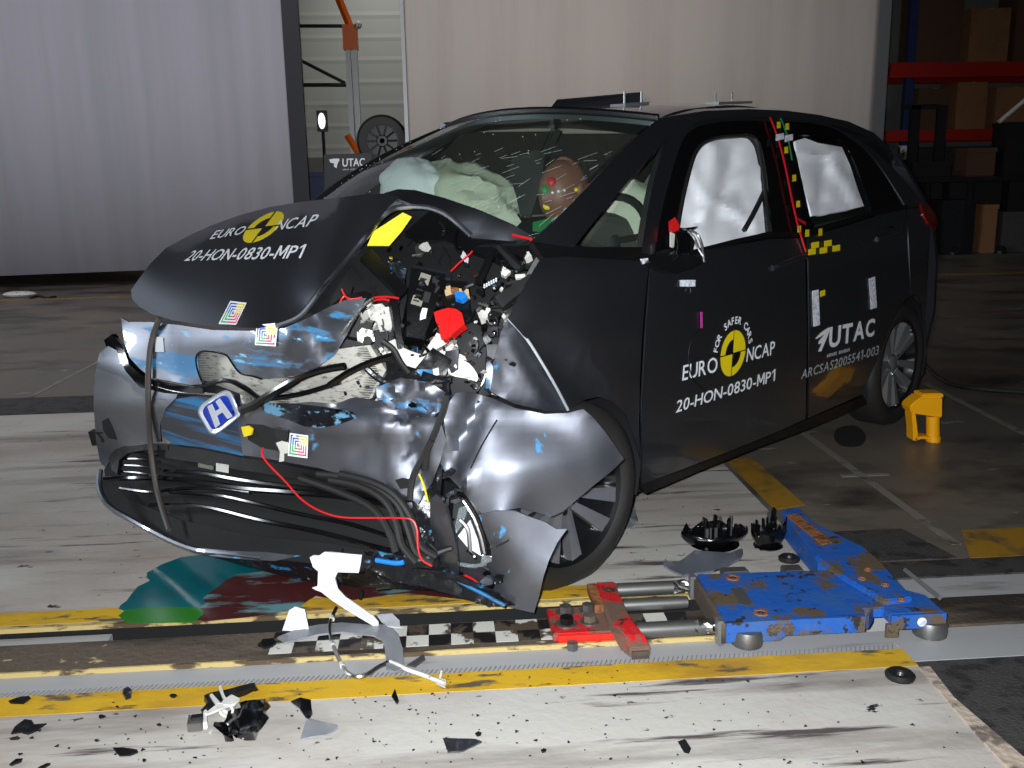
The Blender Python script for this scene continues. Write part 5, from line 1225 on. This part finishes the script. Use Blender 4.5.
bay('reservoir', qb_([(358, 455), (420, 430), (455, 480), (500, 500), (560, 520), (640, 400), (690, 420), (738, 470), (700, 520), (620, 560), (540, 610), (480, 622), (410, 600), (385, 540)]), 'dirty_white', .015, .04, .012, 5, label='white plastic reservoir, cracked')
bay('reservoir', qb_([(700, 590), (765, 540), (815, 565), (840, 590), (872, 640), (860, 668), (800, 650), (740, 640), (705, 625)]), 'dirty_white', .04, .03, .008, 9, label='white plastic box by the inner rail')
panel('box_window', qb_([(780, 580), (815, 575), (830, 605), (790, 615)]), BS, M['dirty_white'], car, .002, 0, d=.052)
bay('motor_housing', qb_([(258, 275), (300, 245), (345, 238), (395, 262), (408, 320), (390, 385), (330, 395), (310, 340), (275, 325)]), 'dirty_white', .0, .04, .02, 3, label='dirty white housing splattered with grime')
bay('silver_box', qb_([(203, 395), (230, 372), (290, 388), (302, 445), (260, 460), (205, 450)]), 'alu', .02, .05, .004, 6)
bay('alu_bracket', qb_([(190, 590), (240, 575), (300, 620), (320, 690), (270, 740), (210, 700)]), 'alu', .02, .02, .015, 8)
bay('alu_bracket', qb_([(270, 490), (330, 470), (370, 520), (340, 600), (290, 590)]), 'alu', .0, .03, .02, 9)
bay('black_flap', qb_([(510, 610), (620, 480), (720, 545), (690, 640), (600, 620), (540, 600)]), 'black_plastic', .05, .01, .008, 3)
bay('blue_film', qb_([(530, 600), (610, 600), (630, 640), (560, 650)]), 'plate_scuff', .055, .01, .005, 3)
bay('white_clip', qb_([(618, 600), (650, 590), (655, 630), (625, 635)]), 'white_plastic', .06, .01)
bay('grey_flap', qb_([(690, 500), (760, 490), (760, 600), (720, 620), (680, 540)]), 'steel_dark', .045, .01, .006, 3)
bay('fuse_block', qb_([(690, 110), (810, 120), (820, 270), (760, 280), (650, 240)]), 'black_plastic', .0, .06)
bay('relay', qb_([(685, 145), (715, 140), (718, 170), (685, 180)]), 'tan_plastic', .02, .02)
bay('relay', qb_([(716, 148), (760, 152), (762, 175), (720, 172)]), 'rust', .02, .02, label='red brown relay')
bay('relay', qb_([(762, 155), (815, 160), (818, 190), (765, 178)]), 'tan_plastic', .02, .02)
bay('relay', qb_([(738, 175), (790, 172), (808, 195), (775, 220), (742, 205)]), 'blue_plastic', .03, .02, label='bright blue relay')
bay('inner_rail', [(505, 310), (510, 316), (508, 345), (502, 375), (497, 396), (491, 394), (496, 372), (502, 342)], 'alu', .02, .02, .003)
bay('rail_plate', qz([(255, 465), (345, 460), (350, 545), (260, 560)]), 'steel_dark', .01, .02, .003)
bay('rail_plate', qz([(255, 560), (340, 545), (330, 640), (290, 740), (250, 700)]), 'paint_scuff', .015, .02, .006, 5)
bay('bolt_plate', qz([(262, 370), (315, 365), (320, 410), (280, 425), (258, 400)]), 'steel_dark', .03, .01)
mk('bolt', B().ball(BS(440 + 298 / 5.4875, 260 + 400 / 5.4875, .035), .008, 10, 6), M['chrome'], car, True)
mk('bolt', B().ball(BS(440 + 300 / 5.4875, 260 + 345 / 5.4875, .035), .007, 10, 6), M['steel'], car, True)
bay('cream_part', qz([(205, 290), (245, 260), (275, 265), (280, 300), (250, 320), (215, 318)]), 'dirty_white', .03, .03, .01, 4)
bay('hinge_arm', qw([(800, 620), (870, 495), (905, 492), (892, 560), (850, 610), (830, 625)]), 'galv', .05, .015, .001)
bay('silver_tab', qw([(735, 605), (800, 600), (805, 625), (740, 630)]), 'dirty_white', .05, .01)
bay('silver_tab', qw([(678, 655), (750, 640), (760, 660), (690, 670)]), 'steel', .05, .01)
strand('wiper_arm', qw([(635, 430), (680, 480), (730, 530), (775, 570)]), BS, .012, M['steel_dark'], car, 6, 4, d=.05)
strand('black_arm', qw([(500, 665), (560, 530), (585, 440)]), BS, .012, PB, car, 6, 4, d=.05)
bay('strut_rail', qz([(300, 200), (490, 75), (560, 95), (395, 215), (340, 262)]), 'trim_dark', .055, .03, .004, 4)
b_ = B()
for i in range(6):
    for j in range(2): b_.ball(BS(*qw([(540 + i * 15, 672 - i * 8 + j * 14)])[0], .05), .0035, 6, 4)
mk('glass_beads', b_, M['crack'], car)['kind'] = 'stuff'
bay('folded_white_tag', qw([(405, 452), (440, 500), (432, 548), (388, 492)]), 'white_plastic', .04, .002, 0, 1, 0)
for i, px in enumerate((qw([(325, 585), (375, 535), (440, 480), (462, 455)]), qb_([(100, 255), (130, 200), (170, 215), (230, 205)]), qb_([(120, 160), (140, 200), (180, 235)]), qb_([(300, 205), (370, 202), (432, 210)]), qb_([(280, 225), (340, 215), (380, 222)]))):
    strand('red_wire', px, BS, .0028 if i else .003, M['red_wire'], car, 5, 3, d=.08)
lab(strand('red_strip', qw([(720, 352), (780, 365), (845, 380)]), BS, .004, M['red_wire'], car, 5, 2, d=.03), 'red strip lying by the windscreen base')
bay('silver_foil', qw([(440, 590), (500, 580), (510, 600), (465, 620)]), 'steel', .03, .006, .006, 3)
bay('blue_stained_block', qb_([(60, 250), (130, 190), (250, 170), (320, 200), (260, 260), (150, 280), (70, 300)]), 'crumple', .03, .03, .03, 3)
bay('blue_stained_block', qy([(560, 520), (640, 515), (680, 570), (670, 640), (620, 600)]), 'paint_scuff', .03, .03, .02, 5)
lab(panel('yellow_sticker', qy([(430, 420), (470, 330), (560, 272), (658, 208), (716, 236), (650, 330), (570, 420)]), TPS([(370, 240, 0, .30), (410, 215, 0, .18), (390, 245, 0, .27), (403, 212, 0, .2)]), M['yellow_sticker'], car, .003, 8, 0, .003, 5, 2, d=-.01), 'yellow sticker under the folded hood edge')
strand('black_cable', qb_([(340, 445), (400, 490), (440, 560), (490, 625)]), BS, .009, M['dark_rubber'], car, 8, 4, d=.07)
strand('cross_rail', qb_([(250, 590), (320, 650), (420, 690), (560, 680), (720, 655)]), BS, .010, M['crumple'], car, 8, 4, d=.06)
strand('cross_rail', qb_([(330, 745), (450, 740), (560, 700), (690, 690)]), BS, .006, M['steel'], car, 6, 4, d=.06)
lab(strand('nose_edge_strip', [(340, 336), (352, 320), (364, 305), (374, 298)], NS, .004, M['alu'], car, 6, 3, d=.04), 'bright bent edge strip')
# small broken bits filling the bay, each a piece of its own
rr = random.Random(5)
mats_ = ['black_plastic', 'black_plastic', 'gloss_black', 'steel_dark', 'trim_dark', 'alu', 'crumple', 'gloss_black', 'dirty_white', 'paint_scuff']
zones = [((400, 345), (440, 410)), ((440, 300), (500, 400)), ((470, 280), (505, 340)), ((345, 330), (400, 400)), ((480, 245), (530, 290)), ((370, 380), (440, 420)), ((340, 285), (385, 330)), ((410, 235), (470, 290))]
k = 0
for zi, ((u0, v0), (u1, v1)) in enumerate(zones):
    for i in range(26 if zi < 4 else 15):
        u, v = rr.uniform(u0, u1), rr.uniform(v0, v1); s = rr.uniform(2.5, 7); a = rr.uniform(0, 6.3); d_ = rr.uniform(-.05, .045)
        if rr.random() < .45:
            L_ = rr.uniform(8, 22)
            strand('loose_hose', [(u, v), (u + L_ * .5 * math.cos(a) + rr.uniform(-4, 4), v + L_ * .5 * math.sin(a)), (u + L_ * math.cos(a), v + L_ * math.sin(a))], BS, rr.uniform(.002, .006), M[rr.choice(['dark_rubber', 'black_plastic', 'gloss_black', 'steel', 'dark_rubber'])], car, 5, 3, d=d_)
        else:
            n_ = rr.choice((4, 4, 5, 6))
            px = [(u + s * rr.uniform(.6, 1.3) * math.cos(a + 6.283 * j / n_), v + s * rr.uniform(.6, 1.2) * math.sin(a + 6.283 * j / n_)) for j in range(n_)]
            panel('broken_bracket', px, BS, M[rr.choice(mats_)], car, rr.uniform(.004, .03), 0, 0, .01, 20, rr.random() * 9, d=d_)
for i in range(70):                                 # the same along the crushed corner and lower grille
    z_ = rr.random()
    u, v = (rr.uniform(395, 460), rr.uniform(470, 560)) if z_ < .45 else ((rr.uniform(380, 445), rr.uniform(385, 420)) if z_ < .6 else (rr.uniform(330, 500), rr.uniform(545, 592)))
    a = rr.uniform(0, 6.3); L_ = rr.uniform(6, 20); s = rr.uniform(2.5, 6)
    if v > 545 and u > 380: v = min(v, 556 + (u - 380) * .32)
    if rr.random() < .5:
        strand('loose_hose', [(u, v), (u + L_ * .5 * math.cos(a) + rr.uniform(-3, 3), v + L_ * .3 * math.sin(a)), (u + L_ * math.cos(a), v + L_ * .5 * math.sin(a))], bs if u > 430 else NS, rr.uniform(.002, .006), M[rr.choice(['dark_rubber', 'black_plastic', 'gloss_black', 'gloss_black'])], car, 5, 3, d=rr.uniform(-.03, .02))
    else:
        px = [(u + s * rr.uniform(.6, 1.4) * math.cos(a + 6.283 * j / 5), v + s * rr.uniform(.5, 1.) * math.sin(a + 6.283 * j / 5)) for j in range(5)]
        panel('broken_bracket', px, bs if u > 430 else NS, M[rr.choice(['black_plastic', 'gloss_black', 'crumple', 'crumple', 'paint_scuff'])], car, rr.uniform(.004, .02), 0, 0, .01, 20, i, d=rr.uniform(-.04, .015))

for i in range(90):                                 # glints of clips, springs and snapped tabs across the bay
    u, v = rr.choice([(rr.uniform(345, 500), rr.uniform(330, 410)), (rr.uniform(440, 515), rr.uniform(265, 400)), (rr.uniform(385, 450), rr.uniform(225, 330))]); s = rr.uniform(1.2, 3.2); a = rr.uniform(0, 6.3)
    px = [(u + s * rr.uniform(.6, 1.5) * math.cos(a + 6.283 * j / 4), v + s * rr.uniform(.4, 1.) * math.sin(a + 6.283 * j / 4)) for j in range(4)]
    panel('snapped_clip', px, BS, M[rr.choice(['gloss_black', 'gloss_black', 'steel', 'chrome', 'black_plastic', 'black_plastic', 'paint_scuff', 'dirty_white', 'trim_dark'])], car, rr.uniform(.003, .012), 0, 0, .012, 30, i, d=rr.uniform(0, .075))

# ---- lettering
WHT = M['white_print']
def door_disc(parent, cu, cv, r_):
    P0 = S(cu, cv)
    def q(rads, a0, a1, n=14):
        ins = [(rads[0] * math.cos(a), rads[0] * math.sin(a)) for a in np.linspace(a0, a1, n)]; out = [(rads[1] * math.cos(a), rads[1] * math.sin(a)) for a in np.linspace(a0, a1, n)]
        return ins, out
    def place(p, d=.004):
        x, z = P0[0] - p[0], P0[2] + p[1]; return PS[parent.name](*PXY((x, sideY(x, z), z)), d)
    g = .025 * r_
    base = mk('yellow_disc', B().add([place((r_ * math.cos(a), r_ * math.sin(a)), .0028) for a in np.linspace(0, 6.2832, 48)[:-1]], [tuple(range(47))]), M['yellow_print'], parent)
    b_ = B()
    for a0, a1 in ((math.pi / 2, math.pi), (1.5 * math.pi, 2 * math.pi)):
        ins, out = q((g, .62 * r_), a0, a1); b_.grid([[place(p) for p in ins], [place(p) for p in out]])
    for x0, y0, x1, y1 in ((-r_, -g, r_, g), (-g, -r_, g, r_)): b_.add([place(p) for p in ((x0, y0), (x1, y0), (x1, y1), (x0, y1))], [(0, 1, 2, 3)])
    mk('disc_quarters', b_, M['black_print'], base)
    s = 'FOR SAFER CARS'; b_ = B(); n = len(s)
    for i, chh in enumerate(s + ' '):
        if chh == ' ': mk('lettering', b_, WHT, parent); b_ = B(); continue
        v, f = text_mesh(chh, .02); w = v[:, 0].max() + v[:, 0].min(); v = (v - [w / 2, 0]) * .44 * r_
        a = R(172) - R(164) * (i + .5) / n
        c_, s_ = math.cos(a - math.pi / 2), math.sin(a - math.pi / 2)
        rad = 1.28 * r_
        b_.add([place((x * c_ - y * s_ + rad * math.cos(a), x * s_ + y * c_ + rad * math.sin(a))) for x, y in v], f)
rD = (S(737, 330)[2] - S(729, 377)[2]) / 2
door_disc(fd, 733.2, 353.4, rD)
text('lettering', 'EURO', [(682.2, 381), (717.6, 371.8), (717.6, 356.4), (683.4, 365.4)], PS[fd.name], WHT, fd, .0035)
text('lettering', 'NCAP', [(746.2, 362.2), (774.6, 354.4), (775.2, 340.6), (747.6, 348.2)], PS[fd.name], WHT, fd, .0035)
text('lettering', '20-HON-0830-MP1', [(675.8, 413), (774.8, 381), (775.6, 369), (677.6, 400)], PS[fd.name], WHT, fd, .0035)
text('lettering', 'UTAC', [(828.6, 348.8), (874, 336), (875.4, 318), (829.8, 327)], PS[rd.name], WHT, rd, .0035, .03)
mapped('bird_logo', [(x, y) for x, y in ((0, .66), (.35, .86), (.86, 1), (1, .95), (.78, .55), (.42, 0), (.2, .03), (.44, .36), (.20, .36), (.24, .5), (.62, .74), (.08, .62))], [(0, 1, 10, 11), (1, 2, 3, 10), (10, 3, 4, 9), (9, 4, 7, 8), (7, 4, 5, 6)], homog([(815, 353), (830, 349), (830.5, 327), (815.5, 331)]), PS[rd.name], WHT, rd, .0035)
v_, f_ = quadmesh([(i * .07, 0, i * .07 + .052, 1 if i % 3 else .82) for i in range(14) if i != 6])
mapped('small_lettering', v_, f_, homog([(827, 357.6), (850.4, 350.9), (850.6, 347.6), (827, 354.2)]), PS[rd.name], M['grey_print'], rd, .0035)
text('lettering', 'ARCSAS2005541-003', [(801, 379.4), (878.3, 354.4), (879.4, 344.6), (802.8, 369.4)], PS[rd.name], M['grey_print'], rd, .0035)
for x in range(2): pass
panel('reflective_strip', [(812.2, 291), (818.6, 289.6), (820, 325), (813.6, 326.8)], PS[rd.name], M['retro'], rd, .001, 0, d=.004)
panel('reflective_strip', [(868.8, 278.6), (875, 276.6), (877, 307.4), (871, 309.4)], PS[rd.name], M['retro'], rd, .001, 0, d=.004)
panel('yellow_square', [(820.2, 291.2), (825.2, 289.6), (825.2, 295.2), (820.4, 297)], PS[rd.name], M['yellow_print'], rd, .001, 0, d=.004)
for x, y in ((240, 408), (258, 370), (305, 400), (330, 360), (378, 388), (212, 302), (287, 297)):
    w, h = (21, 17) if y > 310 else (11, 20)
    px = [(770 + (x + sx * w) / 5.69, 180 + (y + sy * h - sx * w * .18) / 5.69) for sx, sy in ((-1, -1), (1, -1), (1, 1), (-1, 1))]
    panel('yellow_square', px, PS[rd.name], M['yellow_print'], rd, .001, 0, d=.004)
strand('red_tape', [(768, 113), (772, 122), (780, 145), (786, 170), (791, 195), (797, 222), (801, 236), (806, 252)], S, .004, M['tape_red'], car, 5, 3, d=.014)
strand('green_cord', [(778, 112), (787, 135), (792, 160)], S, .003, M['green_paint'], car, 5, 3, d=.012)
for u, v in ((778.5, 125), (787, 126.5), (786, 150), (794, 178), (798, 204), (799, 229)): panel('yellow_tag', [(u - 1.6, v - 3), (u + 2, v - 3.5), (u + 2.2, v + 3), (u - 1.4, v + 3.4)], S, M['yellow_print'], car, .001, 0, d=.018)
for u, v in ((780, 137), (789, 138)): panel('white_clip', [(u - 4, v - 2.5), (u + 4, v - 4), (u + 4, v + 2), (u - 4, v + 4)], S, M['retro'], car, .002, 0, d=.02)
panel('red_tag', [(798, 218), (806, 222), (806, 225), (799, 221)], S, M['tape_red'], car, .001, 0, d=.012)
panel('white_tag', [(680, 280), (695.5, 280), (695.5, 286.5), (680, 286.5)], PS[fd.name], M['retro'], fd, .001, 0, d=.004)
mk('tag_ring', B().tube([S(688 + 2.6 * math.cos(a), 290.5 + 3.4 * math.sin(a), .006) for a in np.linspace(0, 6.28, 14)], .0012, 4, False), M['galv'], fd)
panel('pink_tape', [(700.5, 312), (702.6, 312), (702.8, 328), (700.7, 328)], PS[fd.name], M['pink'], fd, .001, 0, d=.006)
strand('door_scuff', [(703, 326), (694, 336), (689, 350), (689, 366), (694, 380), (706, 391)], PS[fd.name], .0022, M['black_plastic'], fd, 5, 4, d=.004)
# remains of the door mirror
mb_ = panel('mirror_base', [(649, 262), (656, 252), (672, 248), (690, 254), (706, 262), (692, 269), (676, 274), (660, 270)], S, PB, car, .05, 7, 0, .003, 9, 2, d=.03)
panel('mirror_stump', [(673, 240), (678, 231), (690, 230), (695, 240), (692, 252), (680, 256), (674, 250)], S, M['gloss_black'], mb_, .03, 4, 0, .012, 22, 6, d=.05)
panel('red_connector', [(671, 220), (675, 217), (680, 226), (678, 232), (672, 232)], S, M['red_plastic'], mb_, .012, 0, d=.04)
panel('white_bracket', [(671, 232), (675, 234), (674, 247), (671, 246)], S, M['dirty_white'], mb_, .006, 0, d=.05)
for px in ([(690, 230), (697, 234), (701, 243), (703, 253), (704, 262)], [(688, 231), (694, 238), (698, 248), (703, 256)]): strand('mirror_wire', px, S, .004, M['galv'], mb_, 6, 4, d=.06)
for i in range(6): strand('mirror_wire', [(676 + i * 3, 233 + (i % 2) * 3), (678 + i * 2.4, 243), (677 + i * 2.6, 254)], S, .004, M['gloss_black'], mb_, 5, 2, d=.055)
panel('white_spot', [(640, 259), (648, 258), (649, 263), (643, 264)], S, M['retro'], fen, .001, 0, d=.006)
# hood lettering
text('lettering', 'EURO', [(209.3, 239.4), (241.2, 234.2), (248.5, 225.4), (216.6, 230.4)], PS[hood.name], WHT, hood, .004)
text('lettering', 'NCAP', [(274, 230.6), (312.3, 226), (320.6, 213.6), (280.6, 219.8)], PS[hood.name], WHT, hood, .004)
text('lettering', '20-HON-0830-MP1', [(183.7, 261), (300.6, 258.4), (306.8, 244.2), (193.8, 250)], PS[hood.name], WHT, hood, .004)
hq = homog([(235, 245), (268.5, 240.5), (292, 209.5), (258.5, 213.5)])
def hd(parent):
    def pl(p, d): return PS[hood.name](*hq(.5 + p[0] * .5, .5 + p[1] * .5), d)
    rows = [[pl((r_ * math.cos(a), r_ * math.sin(a)), .003) for a in np.linspace(0, 6.2832, 41)] for r_ in (.001, .5, 1)]
    base = mk('yellow_disc', B().grid(rows), M['yellow_print'], parent); b_ = B(); g = .05
    for a0, a1 in ((math.pi / 2, math.pi), (1.5 * math.pi, 2 * math.pi)):
        b_.grid([[pl((r_ * math.cos(a), r_ * math.sin(a)), .0045) for a in np.linspace(a0, a1, 12)] for r_ in (.02, .3, .6)])
    for x0, y0, x1, y1 in ((-1, -g, 1, g), (-g, -1, g, 1)):
        b_.grid([[pl((x0 + (x1 - x0) * i / 6, y0 + (y1 - y0) * j / 6), .0045) for i in range(7)] for j in range(7)])
    mk('disc_quarters', b_, M['black_print'], base)
hd(hood)
# ---- camera plate and pins on the roof
def onroof(u, v, y): return K(u, v, 1, y)
pl_ = [K(548, 111, 1, -.10), K(557, 99.5, 1, -.16), K(640, 92, 1, .12), K(643, 104, 1, .16)]
rp = mk('roof_plate', B().prism(pl_, (-.01, -.004, .0)), M['black_panel'], car)
lab(rp, 'thin black plate standing on the roof')
for u in (624.5, 641.5): mk('roof_pin', B().tube([K(u, 106, 1, .2), K(u, 91.5, 1, .2)], .005, 6), M['galv'], car)
for u in (716, 732.5): mk('roof_pin', B().tube([K(u, 105, 1, .30), K(u - .6, 92.5, 1, .30)], .005, 6), M['galv'], car)
mk('roof_foot', B().prism([K(610, 107.5, 1, .2), K(634, 105.5, 1, .2), K(634, 102.5, 1, .2), K(610, 104.5, 1, .2)], (-.02, .06, 0)), M['galv'], car)
mk('roof_foot', B().prism([K(704, 105, 1, .28), K(738, 104, 1, .28), K(738, 101.5, 1, .28), K(704, 102.5, 1, .28)], (-.02, .06, 0)), M['galv'], car)

# ---- crash test dummy on the driver seat
hc = K(563, 190, 1, .36)
dm = root('crash_test_dummy', RC @ np.array([-1.12, .36, .46]) + CARP, 'brown crash test dummy behind the cracked windscreen, face daubed with colour', 'dummy', CARYAW)
base = np.array([-1.12, .36, .46])
J = [(-1.12, .36, .56), (-1.14, .36, .74), tuple((hc * .35 + np.array([-1.10, .36, .9]) * .65)), tuple(hc + np.array([-.03, 0, -.12])),
     (-1.05, .52, .94), (-.92, .57, .80), (-.74, .52, .78), (-1.05, .20, .94), (-.92, .15, .80), (-.74, .2, .78),
     (-.75, .46, .58), (-.5, .46, .36), (-.75, .26, .58), (-.5, .26, .36)]
Ed = [(0, 1), (1, 2), (2, 3), (2, 4), (4, 5), (5, 6), (2, 7), (7, 8), (8, 9), (0, 10), (10, 11), (0, 12), (12, 13)]
rad = [.13, .14, .11, .055, .07, .05, .04, .07, .05, .04, .085, .055, .085, .055]
me = bpy.data.meshes.new('dummy_body'); me.from_pydata([tuple(np.array(p) - base) for p in J], Ed, []); me.materials.append(M['wall_dark'])
o = link('dummy_body', me, dm); sk = o.modifiers.new('skin', 'SKIN')
for v, r_ in zip(me.skin_vertices[0].data if me.skin_vertices else [], rad): v.radius = (r_, r_)
if not me.skin_vertices:
    bmk = bmesh.new(); bmk.from_mesh(me); ly = bmk.verts.layers.skin.verify()
    bmk.verts.ensure_lookup_table()
    for v, r_ in zip(bmk.verts, rad): v[ly].radius = (r_, r_)
    bmk.verts[0][ly].use_root = True
    bmk.to_mesh(me); bmk.free()
o.modifiers.new('smooth', 'SUBSURF').levels = 2; o.modifiers['smooth'].render_levels = 2
h = hc - base; b_ = B().ball((0, 0, 0), 1, 28, 18); vs = []
for p in b_.v:
    x, y, z = p; k = 1
    nose_ = math.exp(-((y / .16) ** 2 + ((z + .12) / .22) ** 2)) * (x > 0) * .16
    brow = -.07 * math.exp(-(((abs(y) - .34) / .2) ** 2 + ((z - .08) / .14) ** 2)) * (x > 0)
    chin = .05 * math.exp(-((y / .35) ** 2 + ((z + .8) / .25) ** 2)) * (x > 0)
    mouth = -.04 * math.exp(-((y / .3) ** 2 + ((z + .48) / .06) ** 2)) * (x > 0)
    k = 1 + nose_ + brow + chin + mouth
    vs.append((h[0] + x * .098 * k, h[1] + y * .078, h[2] + z * .115 - (.01 if x > 0 else 0)))
b2 = B(); b2.add(vs, b_.f); hd_ = mk('dummy_head', b2, M['dummy'], dm, True)
for s_ in (-1, 1): mk('ear', B().ball((h[0] - .005, h[1] + s_ * .078, h[2]), (.018, .01, .028), 10, 6), M['dummy'], hd_, True)
for u, v, r_, m_ in ((551, 184, .016, 'tape_red'), (545, 190, .016, 'green_paint'), (547, 206, .015, 'yellow_print'), (574, 196, .007, 'yellow_print')):
    p = K(u, v, 1, .36); dr = -(RC.T @ CF); q = p - hc; ax_ = np.array([.100, .080, .117])
    qa, qd = q / ax_, dr / ax_; A_, B_, C_ = qd @ qd, 2 * qa @ qd, qa @ qa - 1
    c_ = hc + q + dr * ((-B_ + math.sqrt(max(0, B_ * B_ - 4 * A_ * C_))) / (2 * A_)); bb = B().ball((0, 0, 0), r_, 10, 6)
    mk('paint_daub', B().add([np.array(p_) - dr * (np.array(p_) @ dr) * .7 + c_ - base for p_ in bb.v], bb.f), M[m_], hd_, True)
for i, (u, v) in enumerate(((551, 198), (557, 196.5), (563, 195.5), (574, 192.5))):
    p = K(u, v, 1, .36); c_ = hc + (p - hc) * .95 + dr * .086
    mk('reflective_dot', B().ball(c_ - base, .006, 8, 5), M['retro'], hd_, True)
lab(panel('green_dash_cloth', [(533, 222), (560, 216), (566, 224), (550, 232), (533, 231)], TPS([(533, 222, 1, .42), (566, 224, 1, .5), (545, 231, 1, .45), (560, 216, 1, .46)]), M['green_paint'], car, .004, 8, 0, .01, 6, 2), 'green patch on the dashboard')
lab(panel('dark_hanging_trim', [(512, 158), (535, 150), (545, 152), (541, 185), (530, 218), (520, 215), (516, 195), (509, 175)], TPS([(512, 158, 1, .16), (545, 152, 1, .26), (530, 218, 1, .24), (509, 175, 1, .15)]), M['trim_dark'], car, .02, 8, 0, .01, 6, 2), 'dark loose trim hanging behind the windscreen')
